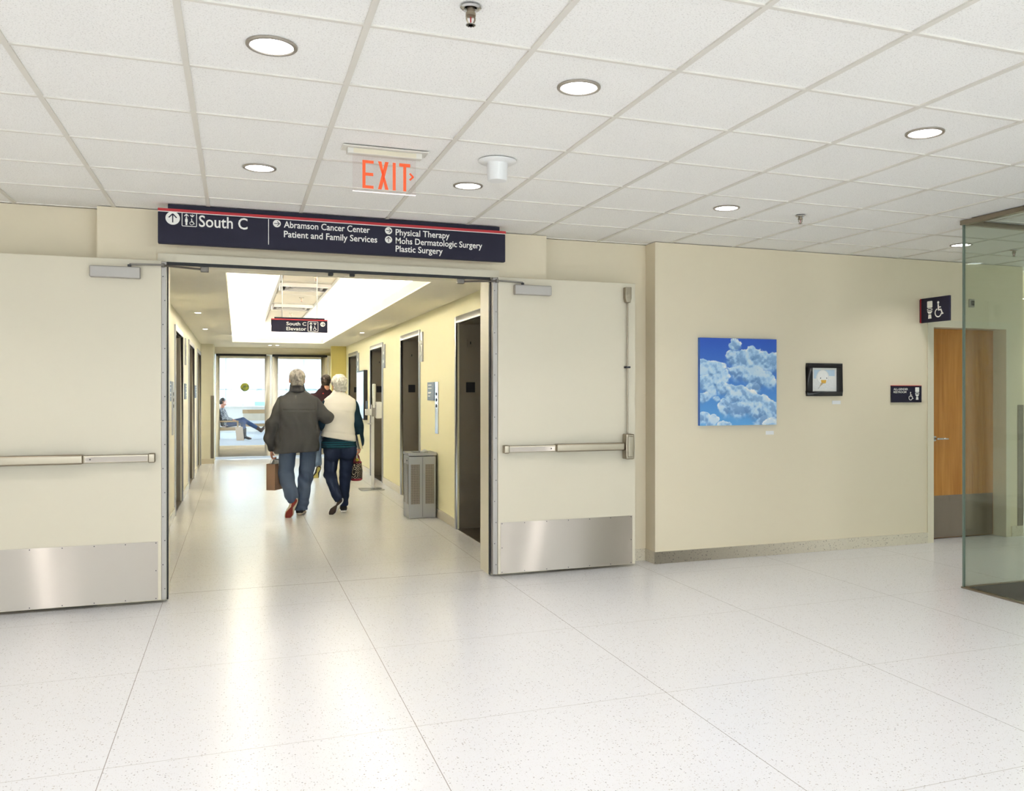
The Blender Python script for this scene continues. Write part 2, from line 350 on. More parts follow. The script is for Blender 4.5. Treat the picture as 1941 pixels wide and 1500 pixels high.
wn = thing('added_window', 'wide unseen window added for fill light in the wall behind the viewer', 'window', (1.5, HY0 - .1, .82), kind='structure')  # window made up to carry the fill light placed outside it
f.build('window_frame', M_BAR, wn); MB().box(-5.5, 8.5, HY0 - .095, HY0 - .089, .86, 2.54).build('glass_pane', M_GLASS, wn)
def base_run(pts, h=.105, t=.012):
    b = MB()
    for (x0, y0), (x1, y1) in zip(pts, pts[1:]):
        if abs(y0 - y1) < 1e-6: b.box(x0, x1, y0 - t, y0, 0, h)
        else: b.box(x0 - t if x0 <= 3.5 else x0, x0 if x0 <= 3.5 else x0 + t, y0, y1, 0, h)
    return b
struct(base_run([(2.42, YN), (3.40, YN), (3.40, YR - .012), (3.388, YR), (6.40, YR)]), 'baseboard_right', M_BASE, 'speckled terrazzo baseboard under the cloud painting', bevel=.002)
struct(base_run([(-1.95, YN), (-.92, YN)]), 'baseboard_left', M_BASE, 'speckled terrazzo baseboard behind the left door leaf')
struct(MB().box(7.5, 7.66, YR - .012, YR, 0, .105), 'baseboard_corner', M_BASE, 'short speckled baseboard right of the restroom door')
# door frame of the double doorway
f = MB(); f.box(DX0 - .03, DX1 + .03, 6.725, YP + .0, DZ + .0, DZ + .058).box(DX0 - .0, DX0 + .02, 6.735, 7.02, 0, DZ).box(DX1 - .045, DX1, 6.76, 7.03, 0, DZ).box(DX0, DX1, 6.75, 7.03, DZ - .0, DZ + .03)
f.box(DX0, DX0 + .03, 6.76, 7.03, 0, DZ)
fr = struct(f, 'trim_2', M_FRAME, 'cream painted metal frame around the double doorway', cat='door frame')
sl = MB().box(DX0 + .03, DX1 - .045, 6.728, 6.75, DZ - .022, DZ - .0005).box(DX0 + .03, DX0 + .04, 6.72, 6.75, .01, DZ - .02).box(DX1 - .053, DX1 - .045, 6.72, 6.75, .01, DZ - .02)
sl.build('door_seal', M_BLACK, fr)

# ------------------------------------------------------------------ the two open door leaves
M_ARM = mat('grey_arm_metal', (120, 114, 106), 0.4, 0.8)
def leaf(name, x0, x1, sgn, label, hinge_x):
    """x0 hinge edge, x1 free edge; sgn = direction from hinge to free edge"""
    Y0, Y1 = 6.66, 6.705
    d = thing(name, label, 'door', ((x0 + x1) / 2, (Y0 + Y1) / 2, 0.02), kind='structure')
    MB().box(x0, x1, Y0, Y1, .022, 2.42).build('door_panel', M_DOOR, d, bevel=.0025)
    h = MB().box(hinge_x[0], hinge_x[1], 6.664, 6.745, .022, 2.415)
    hg = h.build('continuous_hinge', M_CLOSER, d, bevel=.003)
    s = MB()
    for k in range(14): s.lathe([(.004, 6.6615), (.004, 6.664)], ((hinge_x[0] + hinge_x[1]) / 2 + .006 * (-1) ** k, 0, .1 + k * .17), 8, 'y')
    s.build('hinge_screw', M_DARKGREY, hg)
    k0, k1 = (x0 + sgn * .022), (x1 - sgn * .028)
    kp = MB().box(k0, k1, Y0 - .0018, Y0, .026, .437).build('kick_plate', M_STEEL, d)
    s = MB(); a, b = min(k0, k1), max(k0, k1)
    for q in np.linspace(a + .012, b - .012, 7):
        for z in (.036, .427): s.lathe([(.0038, Y0 - .0034), (.0038, Y0 - .0018)], (q, 0, z), 8, 'y')
    for q in (a + .012, b - .012): s.lathe([(.0038, Y0 - .0034), (.0038, Y0 - .0018)], (q, 0, .232), 8, 'y')
    s.build('plate_screw', M_DARKGREY, kp)
    # push bar: end cap, slim housing, wide touch rail, latch case
    xa, xm, xb = x0 + sgn * .036, x0 + sgn * .5, x1 - sgn * .13
    pb = MB().box(xa + sgn * .04, xm, Y0 - .05, Y0, 1.004, 1.058).build('push_bar', M_BAR, d, bevel=.004)
    MB().box(xa, xa + sgn * .045, Y0 - .062, Y0, .998, 1.064).build('end_cap', M_BAR, pb, bevel=.008)
    MB().box(xm - sgn * .02, xb, Y0 - .078, Y0, 1.000, 1.066).build('touch_rail', M_BAR, pb, bevel=.012, seg=3)
    sl = MB().box(xa + sgn * .05, xm - sgn * .03, Y0 - .0515, Y0 - .049, 1.012, 1.046)
    sl.build('bar_insert', M_STEEL, pb)
    MB().lathe([(.005, Y0 - .0535), (.005, Y0 - .0515)], (xm - sgn * .06, 0, 1.03), 10, 'y').build('key_hole', M_BLACK, pb)
    xc = x1 - sgn * .085
    lc = MB().prism([(xc - .038, .925), (xc + .038, .925), (xc + .042, 1.03), (xc + .038, 1.138), (xc - .038, 1.138), (xc - .042, 1.03)], 'y', Y0 - .085, Y0).build('latch_case', M_BAR, pb, bevel=.01, seg=3)
    MB().box(xc - .025, xc + .025, Y0 - .094, Y0 - .083, .945, 1.12).build('latch_cover', M_BAR, pb, bevel=.008)
    rod = MB().tube([(xc, Y0 - .03, 1.13), (xc, Y0 - .03, 2.27)], .0075, 10).build('vertical_rod', M_BAR, d, smooth='auto')
    MB().box(xc - .022, xc + .022, Y0 - .042, Y0, 1.695, 1.712).build('rod_guide', M_DARKGREY, rod, bevel=.003)
    MB().prism([(xc - .018, 2.252), (xc + .018, 2.252), (xc + .029, 2.29), (xc + .029, 2.382), (xc - .029, 2.382), (xc - .029, 2.29)], 'y', Y0 - .05, Y0).build('top_latch', M_BAR, rod, bevel=.005)
    # closer: cover box and two-piece arm to the frame head
    c0, c1 = x0 + sgn * .13, x0 + sgn * .445
    cl = MB().box(c0, c1, Y0 - .052, Y0, 2.282, 2.362).build('door_closer', M_CLOSER, d, bevel=.008, seg=3)
    cs = x0 + sgn * .2
    el = (x0 - sgn * .012, Y0 - .02, 2.385)
    MB().tube([(cs, Y0 - .03, 2.355), (cs, Y0 - .03, 2.38)], .012, 10).build('closer_spindle', M_DARKGREY, cl)
    a1 = MB().prism(thick((cs, 2.382), (el[0], 2.388), .012), 'y', Y0 - .035, Y0 - .015).build('closer_arm', M_ARM, cl)
    ft = (x0 - sgn * .28, 6.79, 2.405)
    MB().tube([el, (ft[0], 6.775, 2.385)], .007, 8).build('closer_arm', M_ARM, cl)
    MB().tube([(el[0], el[1], 2.372), (el[0], el[1], 2.4)], .012, 10).build('arm_pivot', M_ARM, cl)
    MB().box(ft[0] - .05, ft[0] + .05, 6.76, 6.8, 2.408, 2.424).box(ft[0] - .028, ft[0] + .028, 6.755, 6.8, 2.368, 2.408).build('arm_bracket', M_ARM, cl, bevel=.004)
    return d
leaf('door_1', -.503, -1.74, -1, 'cream door leaf folded open at the left of the doorway', (-.503, -.470))
leaf('door_2', 1.972, 3.195, 1, 'cream door leaf folded open at the right of the doorway, vertical rod showing', (1.932, 1.970))
for k, px in enumerate((.672, .833)):
    c = MB().box(px - .035, px + .035, 6.755, 6.80, 2.408, 2.424).box(px - .018, px + .018, 6.752, 6.8, 2.385, 2.408)
    tag(c.build('latch_strike', M_BLACK, None, bevel=.002), ('left' if k == 0 else 'right') + ' one of two black latch strikes under the door frame head', 'latch strike', 'latch strikes at the middle of the frame head')

# ------------------------------------------------------------------ restroom door
d = thing('door_3', 'maple restroom door with steel kick plate behind the glass enclosure edge', 'door', (6.95, 6.86, 0), kind='structure')
MB().box(6.475, 7.418, 6.84, 6.885, .008, 2.135).build('door_panel', M_WOOD, d, bevel=.002)
MB().box(6.49, 7.41, 6.838, 6.84, .012, .44).build('kick_plate', mat('grey_brown_kick_plate', (148, 136, 124), .42, 1.0), d)
hd = MB().lathe([(.027, 6.832), (.027, 6.84)], (6.63, 0, 1.02), 20, 'y').tube([(6.63, 6.84, 1.02), (6.63, 6.79, 1.02), (6.645, 6.785, 1.02), (6.76, 6.785, 1.018)], [.011, .011, .0105, .008], 10).build('door_handle', M_CHROME, d, smooth='auto')
f = MB().box(6.395, 6.47, YR - .012, 6.90, 0, 2.205).box(7.42, 7.475, YR - .012, 6.90, 0, 2.205).box(6.47, 7.42, YR - .012, 6.90, 2.137, 2.205)
f.box(6.47, 7.42, 6.90, 7.02, 0, 2.15)
struct(f, 'trim_3', M_FRAME, 'cream metal frame around the restroom door', cat='door frame')

# ------------------------------------------------------------------ corner guard + strobe seen through the glass
tag(MB().box(7.585, 7.668, YR - .004, YR, .106, 1.36).box(7.6605, 7.668, YR - .004, YR + .08, .106, 1.36).build('corner_guard', M_DARKST, None, bevel=.001), 'stainless corner guard at the wall corner right of the restroom door', 'corner guard')
t = thing('alarm_strobe', 'small grey alarm plate on the wall above the restroom door', 'alarm', (6.955, YR, 2.345))
MB().box(6.925, 6.99, YR - .02, YR, 2.348, 2.432).build('housing', M_CLOSER, t, bevel=.004)
MB().box(6.94, 6.975, YR - .034, YR - .02, 2.365, 2.415).build('lens', M_DARKGREY, t, bevel=.004)

# ------------------------------------------------------------------ glass enclosure at the right with dark entrance mat
GX, GY = 5.18, 5.056
t = thing('glass_enclosure', 'frameless green tinted glass enclosure at the right edge', 'glass partition', (GX, GY, 0))
p1 = MB().box(GX, GX + .012, .6, GY - .0005, .012, 2.76).build('glass_panel', M_GLASSG, t)
p2 = MB().box(GX + .0125, 9.5, GY - .012, GY, .012, 2.76).build('glass_panel', M_GLASSG, t)
e = MB().box(GX - .003, GX + .0122, GY - .0128, GY + .0025, .012, 2.762); e.build('glass_edge', M_GEDGE, t)
MB().box(GX - .02, GX + .03, .6, GY + .008, 2.762, ZC).build('head_channel', M_BAR, t)
MB().box(GX + .03, 9.5, GY - .03, GY + .008, 2.762, ZC).build('head_channel', M_BAR, t)
MB().box(GX - .012, GX + .02, .6, GY + .008, 0, .012).build('floor_channel', M_BAR, t, bevel=.002)
MB().box(GX + .02, 9.5, GY - .022, GY + .006, 0, .012).build('floor_channel', M_BAR, t, bevel=.002)
MB().box(GX + .0, GX + .012, GY - .35, GY - .2, .0, .02)
tag(MB().box(GX + .03, 9.4, 1.0, GY - .03, 0, .009).build('entrance_mat', M_MAT, None, bevel=.002), 'dark brown entrance mat on the floor inside the glass enclosure', 'mat')

# ------------------------------------------------------------------ recessed downlights (real lamps of the hall)
def downlight(x, y, label, r=.094):
    t = thing('recessed_downlight', label, 'ceiling light', (x, y, ZC), 'round recessed downlights in the tile ceiling')
    MB().lathe([(r - .016, ZC - .0005), (r - .014, ZC - .004), (r - .003, ZC - .004), (r, ZC - .001), (r, ZC + .004), (r - .016, ZC + .004)], (x, y, 0), 40, caps=False).build('trim_ring', M_TRIM, t, smooth='auto')
    MB().lathe([(0, ZC + .0005), (r - .0155, ZC + .0005), (r - .0155, ZC + .003), (0, ZC + .003)], (x, y, 0), 40).build('lens', M_LENS, t)
    ld = bpy.data.lights.new('downlight_lamp', 'AREA'); ld.shape = 'DISK'; ld.size = .15; ld.energy = LAMP; ld.spread = math.radians(122); ld.color = (1.0, .975, .995)
    lo = bpy.data.objects.new('lamp', ld); COL.objects.link(lo); lo.parent = t; lo.location = (0, 0, -.006); OFF[lo.name] = (x, y, ZC)
    return t
vis = [(.122, 3.41, 'downlight above and left of the exit sign, nearest the viewer'), (1.373, 3.419, 'downlight nearest the small ceiling speaker cylinder, toward the viewer'), (3.248, 3.412, 'downlight at upper right of the picture, clear of the glass enclosure'),
       (.122, 5.287, 'downlight left of the exit sign, above the hanging sign'), (1.369, 5.289, 'downlight between exit sign and white ceiling speaker'), (3.252, 5.289, 'downlight in front of the cloud painting wall'), (6.019, 5.893, 'downlight half hidden by the glass enclosure edge')]
proto = None
for x, y, lb in vis:
    if proto is None: proto = o = downlight(x, y, lb)
    else:
        o = copy_tree(proto); o.location = (x, y, ZC); o['label'] = lb
for iy in range(6):
    for ix in range(9):
        x, y = .122 + 1.8717 * (ix - 4), 1.543 - 1.8717 * (iy)
        if y < HY0 + .3 or x < HX0 + .3 or x > HX1 - .3: continue
        o = copy_tree(proto); o.location = (x, y, ZC); o['label'] = 'downlight in the part of the ceiling behind the viewer'
for x in (-1.75, -3.62, -5.49):
    for y in (3.41, 5.287):
        o = copy_tree(proto); o.location = (x, y, ZC); o['label'] = 'downlight over the hall left of the picture'
for x, y in ((5.12, 3.41), (7.0, 3.41), (8.86, 3.41), (8.4, 5.893)):
    o = copy_tree(proto); o.location = (x, y, ZC); o['label'] = 'downlight over the hall right of the picture'

# sprinkler heads
def sprinkler(x, y, label, zc=ZC, big=1.0, group='sprinkler heads in the tile ceiling'):
    s = big; t = thing('fire_sprinkler', label, 'sprinkler', (x, y, zc), group)
    MB().lathe([(.036 * s, zc), (.036 * s, zc - .002), (.03 * s, zc - .007 * s), (.022 * s, zc - .004), (.02 * s, zc)], (x, y, 0), 28).build('escutcheon', M_CHROME, t, smooth='auto')
    b = MB().lathe([(.014 * s, zc), (.014 * s, zc - .018 * s), (.017 * s, zc - .02 * s), (.017 * s, zc - .03 * s), (.01 * s, zc - .032 * s), (0, zc - .034 * s)], (x, y, 0), 20)
    bo = b.build('body', M_BAR, t, smooth='auto')
    fr = MB()
    for q in (-1, 1): fr.tube([(x + q * .014 * s, y, zc - .028 * s), (x + q * .0145 * s, y, zc - .042 * s), (x + q * .009 * s, y, zc - .054 * s), (x, y, zc - .058 * s)], .0028 * s, 8)
    fr.build('frame_arm', M_BAR, t, smooth='auto')
    MB().tube([(x, y, zc - .033 * s), (x, y, zc - .056 * s)], .0024 * s, 8).build('bulb', M_RED, t, smooth='auto')
    df = MB()
    for k in range(10):
        a = 2 * math.pi * k / 10; df.prism([(x + u * math.cos(a) - w * math.sin(a), y + u * math.sin(a) + w * math.cos(a)) for u, w in ((0, -.0035 * s), (.0165 * s, -.003 * s), (.0165 * s, .003 * s), (0, .0035 * s))], 'z', zc - .0612 * s, zc - .0588 * s)
    df.build('deflector', M_CHROME, t); return t
sprinkler(.742, 2.83, 'large chrome sprinkler head at the top edge of the picture')
sprinkler(3.899, 5.321, 'small sprinkler head right of the downlight before the cloud painting')
sprinkler(6.673, 5.922, 'small sprinkler head seen through the green glass')
# ceiling speaker / sensor: white disc with a round drum below it
t = thing('ceiling_sensor', 'white cylindrical sensor on a round plate beside the exit sign', 'ceiling sensor', (1.376, 4.66, ZC))
MB().lathe([(.108, ZC), (.108, ZC - .004), (.098, ZC - .011), (.06, ZC - .014)], (1.376, 4.66, 0), 40).build('mounting_plate', M_WPLASTIC, t, smooth='auto')
MB().lathe([(.058, ZC - .012), (.056, ZC - .1), (.053, ZC - .112), (0, ZC - .114)], (1.376, 4.66, 0), 40).build('drum', M_WPLASTIC, t, smooth='auto')

# ------------------------------------------------------------------ edge-lit EXIT sign
EY = 4.665
t = thing('exit_sign', 'clear acrylic exit sign with red-orange letters hanging from the ceiling', 'exit sign', (.745, EY, ZC))
MB().prism([(.52, EY - .055), (.975, EY - .055), (.975, EY + .055), (.52, EY + .055)], 'z', ZC - .006, ZC).build('ceiling_plate', M_TBAR, t, bevel=.002)
hs = MB().box(.545, .945, EY - .026, EY + .026, ZC - .036, ZC - .005).build('housing', M_TBAR, t, bevel=.005)
MB().box(.578, .912, EY - .0275, EY - .0262, ZC - .034, ZC - .009).build('housing_cover', M_FRAME, hs)
pn = MB().box(.576, .913, EY - .004, EY + .004, 2.566, ZC - .036).build('acrylic_panel', M_ACRYL, t)
M_EDGE = mat('lit_panel_edge', (250, 240, 238), 0.3, emit=(255, 236, 232), es=0.8)
MB().box(.576, .913, EY - .0035, EY + .0035, 2.5625, 2.566).build('lit_edge', M_EDGE, pn)
M_EXIT = mat('exit_letter_orange', (226, 92, 44), 0.5, emit=(255, 92, 36), es=0.26)
ex = MB(); z0, z1 = 2.582, 2.732; zz = lambda f_: z0 + f_ * (z1 - z0)
def pl(p): ex.add([(u, EY - .0055, w) for u, w in p], [tuple(range(len(p)))])
for p in ([(.627, z0), (.643, z0), (.643, z1), (.627, z1)], [(.643, z0), (.686, z0), (.686, zz(.105)), (.643, zz(.105))], [(.643, zz(.45)), (.684, zz(.45)), (.684, zz(.56)), (.643, zz(.56))], [(.643, zz(.895)), (.686, zz(.895)), (.686, z1), (.643, z1)]): pl(p)
pl([(.709, z0), (.728, z0), (.766, z1), (.747, z1)]); 
for p in ([(.747, z0), (.766, z0), (.742, zz(.52)), (.7355, zz(.40))], [(.709, z1), (.728, z1), (.7395, zz(.60)), (.733, zz(.47))]): pl(p)
pl([(.788, z0), (.804, z0), (.804, z1), (.788, z1)])
pl([(.845, z0), (.861, z0), (.861, zz(.88)), (.845, zz(.88))]); pl([(.823, zz(.88)), (.883, zz(.88)), (.883, z1), (.823, z1)])
pl(thick((.880, zz(.66)), (.900, zz(.53)), .010)); pl(thick((.900, zz(.55)), (.880, zz(.42)), .010))
ex.build('letters', M_EXIT, t)

# ------------------------------------------------------------------ hanging direction sign over the doorway
SY = 6.5; t = thing('direction_sign', 'long navy direction sign hanging over the double doorway', 'sign', (.73, SY, 2.52))
MB().box(-.513, 1.986, SY, SY + .05, 2.52, 2.738).build('sign_panel', M_NAVY, t, bevel=.004)
MB().box(-.511, 1.985, SY - .002, SY + .052, 2.7385, 2.743).build('reveal_strip', M_WHITE, t)
MB().box(-.513, 1.990, SY - .004, SY + .054, 2.743, 2.762).build('red_stripe', M_RED, t, bevel=.001)
MB().box(-.45, 1.94, SY + .008, SY + .042, 2.762, ZC).build('mounting_rail', M_NAVY, t)
PXM = lambda px: None
yt = SY - .0012
for body, x, z, wd, hh in (('South C', -.251, 2.650, .320, .083), ('Abramson Cancer Center', .316, 2.681, .613, .0485), ('Patient and Family Services', .316, 2.612, .667, .0485),
                           ('Physical Therapy', 1.121, 2.677, .415, .0485), ('Mohs Dermatologic Surgery', 1.121, 2.614, .675, .0485), ('Plastic Surgery', 1.121, 2.553, .361, .0485)):
    text_mesh(MB(), body, x, yt, z, width=wd, height=hh).build('lettering', M_WHITE, t)
for cx, cz, r, s_, a_ in ((-.419, 2.697, .046, .06, 90), (.268, 2.706, .027, .037, 0), (1.068, 2.707, .027, .037, 0), (1.068, 2.640, .027, .037, 90)):
    bd = marks(MB(), [disc(cx, cz, r)], yt).build('arrow_badge', M_WHITE, t); marks(MB(), arrow(cx, cz, s_, a_), yt - .0006).build('arrow', M_NAVY, bd)
marks(MB(), lift_icon(-.313, 2.694, .093), yt).build('elevator_pictogram', M_WHITE, t); marks(MB(), [thick((.211, 2.551), (.211, 2.734), .0045)], yt).build('divider_line', M_WHITE, t)

# ------------------------------------------------------------------ restroom signs
t = thing('restroom_sign', 'navy wall plate reading all-gender restroom left of the maple door', 'sign', (6.125, YR, 1.39))
MB().box(5.945, 6.312, YR - .018, YR, 1.392, 1.552).build('sign_plate', M_NAVY, t, bevel=.002)
MB().box(5.945, 6.312, YR - .0185, YR, 1.552, 1.557).build('red_stripe', M_RED, t)
text_mesh(MB(), 'ALL-GENDER', 5.966, YR - .0195, 1.511, width=.175, height=.021).build('lettering', M_WHITE, t); text_mesh(MB(), 'RESTROOM', 5.966, YR - .0195, 1.483, width=.155, height=.021).build('lettering', M_WHITE, t)
marks(MB(), toilet(6.255, 1.478, .122), YR - .0195).build('toilet_pictogram', M_WHITE, t); marks(MB(), wheelchair(6.175, 1.452, .082), YR - .0195).build('wheelchair_pictogram', M_WHITE, t)
t = thing('blade_sign', 'navy projecting restroom sign with toilet and wheelchair symbols above the maple door', 'sign', (6.3, 6.5, 2.17))
MB().box(6.3, 6.322, 6.31, 6.668, 2.17, 2.408).build('sign_blade', M_NAVY, t, bevel=.003)
MB().box(6.297, 6.325, 6.668, 6.676, 2.17, 2.408).build('red_stripe', M_RED, t)
MB().box(6.302, 6.32, 6.676, 6.69, 2.175, 2.40).build('wall_bracket', M_NAVY, t)
for nm, pp in (('toilet_pictogram', toilet(.115, 2.29, .17)), ('wheelchair_pictogram', wheelchair(.225, 2.285, .155))):
    q = MB()
    for p in pp: q.add([(6.2985, 6.668 - u, w) for u, w in p], [tuple(range(len(p)))])
    q.build(nm, M_WHITE, t)
# ------------------------------------------------------------------ pictures on the right wall
def colour_panel(name, x0, x1, y, z0, z1, fn, nx, nz, parent, rough=0.6):
    X, Z = np.meshgrid(np.linspace(0, 1, nx), np.linspace(0, 1, nz)); c = fn(X, Z)
    V = np.stack([x0 + (x1 - x0) * X, np.full_like(X, y), z0 + (z1 - z0) * Z], -1).reshape(-1, 3)
    i = np.arange(nx * nz).reshape(nz, nx); F = np.stack([i[:-1, :-1], i[:-1, 1:], i[1:, 1:], i[1:, :-1]], -1).reshape(-1, 4)
    m = mat(name + '_paint', (200, 200, 200), rough); a = N(m, 'ShaderNodeVertexColor', layer_name='col'); L(m, a.outputs['Color'], BS(m).inputs['Base Color'])
    o = link_mesh(name, V, F, m, parent, fixn=False)
    at = o.data.color_attributes.new('col', 'FLOAT_COLOR', 'POINT'); srgb = np.clip(c.reshape(-1, 3), 0, 1)
    ln = np.where(srgb <= .0404, srgb / 12.92, ((srgb + .055) / 1.055) ** 2.4)
    at.data.foreach_set('color', np.concatenate([ln, np.ones((len(ln), 1))], 1).astype(np.float32).ravel()); return o
def vnoise(X, Z, s, seed):
    r = np.random.RandomState(seed); n = int(s) + 3; g = r.rand(n, n); x, z = X * s, Z * s
    i, j = np.floor(x).astype(int), np.floor(z).astype(int); i = np.clip(i, 0, n - 2); j = np.clip(j, 0, n - 2); u, v = x - i, z - j
    u, v = u * u * (3 - 2 * u), v * v * (3 - 2 * v)
    return (g[j, i] * (1 - u) + g[j, i + 1] * u) * (1 - v) + (g[j + 1, i] * (1 - u) + g[j + 1, i + 1] * u) * v
def fbm(X, Z, s, seed, o=5): return sum(vnoise(X, Z, s * 2 ** k, seed + k) * .5 ** k for k in range(o)) / sum(.5 ** k for k in range(o))
def sky_painting(X, Z):
    wx, wz = X + .10 * (fbm(X, Z, 6, 3) - .5), Z + .10 * (fbm(X, Z, 6, 30) - .5)
    top, bot = np.array([48, 92, 196]) / 255, np.array([98, 168, 226]) / 255
    sky = bot + (top - bot) * (Z ** 1.1)[..., None]
    c = sky.copy()
    def bank(blobs, seed, c):
        d = np.full_like(X, -9.); low = np.zeros_like(X)
        for bx, bz, r in blobs:
            q = 1 - np.hypot(wx - bx, (wz - bz) * np.where(wz > bz, 1.1, .95)) / r; low = np.where(q > d, np.clip((bz - wz) / r + .25, 0, 1), low); d = np.maximum(d, q)
        e = d + .06 + .62 * (fbm(X, Z, 9, seed, 6) - .5) + .2 * (fbm(X, Z, 34, seed + 9) - .5)
        a = np.clip(e / (.09 + .8 * low), 0, 1); a = a * a * (3 - 2 * a)
        rim = np.exp(-np.clip(e, 0, 9) / .13) * (1 - low); g_ = fbm(X, Z, 7, seed, 6) - fbm(X + .012, Z + .035, 7, seed, 6)
        puff = np.clip(g_ * 6 + .5, 0, 1); lite = np.clip(.47 + .6 * rim + .46 * (puff - .5) - .22 * low, 0, 1)[..., None]
        dark, mid, hi = np.array([92, 132, 190]) / 255, np.array([170, 208, 238]) / 255, np.array([252, 249, 246]) / 255
        cc = np.where(lite < .45, dark + (mid - dark) * lite / .45, mid + (hi - mid) * (lite - .45) / .55)
        return c * (1 - a[..., None]) + cc * a[..., None]
    c = bank([(.45, .9, .1), (.41, .8, .1), (.46, .76, .14), (.5, .64, .14), (.75, .6, .2), (.72, .45, .12), (.55, .72, .15), (.68, .78, .12), (.68, .66, .2), (.84, .72, .17), (.97, .7, .15), (.8, .56, .2), (.62, .58, .1), (.9, .5, .12)], 50, c)
    c = bank([(.05, .64, .14), (.18, .62, .15), (.22, .52, .16), (.08, .48, .18), (.32, .52, .06), (.12, .38, .12), (.25, .42, .1)], 70, c)
    c = bank([(.42, .34, .13), (.52, .36, .12), (.3, .42, .09), (.62, .3, .13), (.68, .24, .14), (.8, .2, .14), (.3, .18, .1), (.35, .24, .1), (.62, .22, .14), (.5, .18, .16), (.75, .17, .13), (.93, .15, .14), (.85, .04, .16), (.05, .3, .07), (.2, .29, .05)], 90, c)
    c = bank([(.03, .08, .09), (.15, .03, .09), (.3, -.02, .09), (.95, -.02, .12)], 110, c)
    return c
t = thing('cloud_painting', 'unframed canvas painting of white clouds on blue sky', 'painting', (4.22, YR, 1.19))
MB().box(3.822, 4.617, YR - .036, YR - .001, 1.195, 1.973).build('canvas', mat('canvas_edge', (70, 116, 196), 0.7), t)
colour_panel('painted_face', 3.822, 4.617, YR - .0365, 1.195, 1.973, sky_painting, 220, 216, t)
def goose(X, Z):
    n = .03 * (fbm(X, Z, 30, 5) - .5)[..., None]
    c = np.ones(X.shape + (3,)) * np.array([232, 231, 224]) / 255 + n
    el = lambda cx, cz, a, b: np.hypot((X - cx) / a, (Z - cz) / b) < 1
    inside = (X > .08) & (X < .92) & (Z > .1) & (Z < .92)
    sky = inside & (Z > .66) & ~el(.44, .62, .25, .3); c[sky] = np.array([186, 208, 222]) / 255
    c[inside & (X < .17) & (Z > .55) & ~el(.44, .6, .26, .32)] = np.array([186, 208, 222]) / 255
    bd = inside & ~sky & (Z < .5); c[bd] = (np.array([228, 228, 224]) / 255 + n[bd] * 2)
    hd = el(.44, .62, .24, .3); c[hd] = (np.array([240, 239, 234]) / 255 + n[hd])
    rim = hd & ~el(.44, .62, .225, .285); c[rim] = np.array([212, 212, 206]) / 255
    for ex_ in (.355, .6): c[el(ex_, .565, .02, .026)] = .12
    w = .085 + .03 * (Z - .35) / .15
    bk = (Z > .34) & (Z < .49) & (np.abs(X - .475 - .02 * (Z - .4)) < np.clip(w, .05, .12)); c[bk] = np.array([226, 176, 66]) / 255
    tail = (Z > .22) & (Z <= .36) & (np.abs(X - (.37 + (Z - .28) * .7)) < .015 + (Z - .22) * .35); c[tail] = np.array([196, 176, 140]) / 255
    c[(Z < .22) & (Z > .12) & (np.abs(X - (.37 + (Z - .28) * .7)) < .012)] = np.array([176, 176, 172]) / 255
    return c
t = thing('framed_drawing', 'black framed drawing of a white bird with an orange beak', 'picture', (5.158, YR, 1.455))
f = MB(); x0, x1, z0, z1, b = 4.962, 5.357, 1.455, 1.762, .058
for q in ((x0, x1, z0, z0 + b * .75), (x0, x1, z1 - b * .75, z1), (x0, x0 + b, z0 + b * .75, z1 - b * .75), (x1 - b, x1, z0 + b * .75, z1 - b * .75)): f.box(q[0], q[1], YR - .03, YR, q[2], q[3])
f.build('picture_frame', mat('black_frame', (30, 29, 30), 0.35), t, bevel=.003)
colour_panel('drawing', x0 + b, x1 - b, YR - .014, z0 + b * .75, z1 - b * .75, goose, 110, 90, t)
for (x0, x1, z0, z1, lb) in ((4.525, 4.61, 1.103, 1.137, 'small white caption card below the cloud painting'), (5.258, 5.355, 1.378, 1.412, 'small white caption card below the framed bird drawing')):
    q = thing('caption_card', lb, 'label card', ((x0 + x1) / 2, YR, z0), 'caption cards by the pictures')
    MB().box(x0, x1, YR - .003, YR, z0, z1).build('card', M_WPLASTIC, q)

# ------------------------------------------------------------------ lift corridor shell
def holes_wall(mb, x0, x1, y0, y1, z1, openings, zo):
    c = y0
    for a, b in openings: mb.box(x0, x1, c, a, 0, z1); mb.box(x0, x1, a, b, zo, z1); c = b
    mb.box(x0, x1, c, y1, 0, z1)
RO = [(7.86, 9.13), (11.18, 12.50), (14.24, 15.55), (17.42, 18.72)]
LO = [(7.95, 9.3), (11.34, 12.80), (14.45, 16.1), (17.4, 18.95)]
ZO = 2.24; TK = .30
w = MB(); holes_wall(w, XR, XR + TK, 7.02, 19.3, ZT, RO, ZO); struct(w, 'wall_corridor_right', M_YELLOW, 'pale yellow right wall of the lift corridor')
w = MB(); holes_wall(w, XL - TK, XL, 7.02, 19.3, ZT, LO, ZO); struct(w, 'wall_corridor_left', M_CREAM, 'cream left wall of the lift corridor')
w = MB().box(XL - TK, -.462, 19.3, 20.55, 0, ZT); struct(w, 'wall_pier_left', M_CREAM, 'cream pier beside the glazed end doors')
w = MB().box(1.93, XR + TK, 19.3, 19.45, 0, ZT).box(2.06, XR + TK, 19.45, 20.55, 0, ZT); struct(w, 'wall_pier_right', M_GOLD, 'mustard yellow pier at the far right of the corridor')
def run(side, y0, y1, ops, label, name):
    b = MB(); c = y0
    for a, e in ops + [(y1, y1)]:
        if a - .06 > c: b.box(XR - .012 if side > 0 else XL, XR if side > 0 else XL + .012, c, a - .06, 0, .105)
        c = e + .06
    struct(b, name, M_BASE if False else terr_light, label, bevel=.002)
terr_light = terrazzo('pale_terrazzo_base', (222, 212, 186), 0.4, 0.25, False, 80)
run(1, 7.04, 19.3, RO, 'pale terrazzo baseboard along the yellow lift wall', 'baseboard_corridor_right')
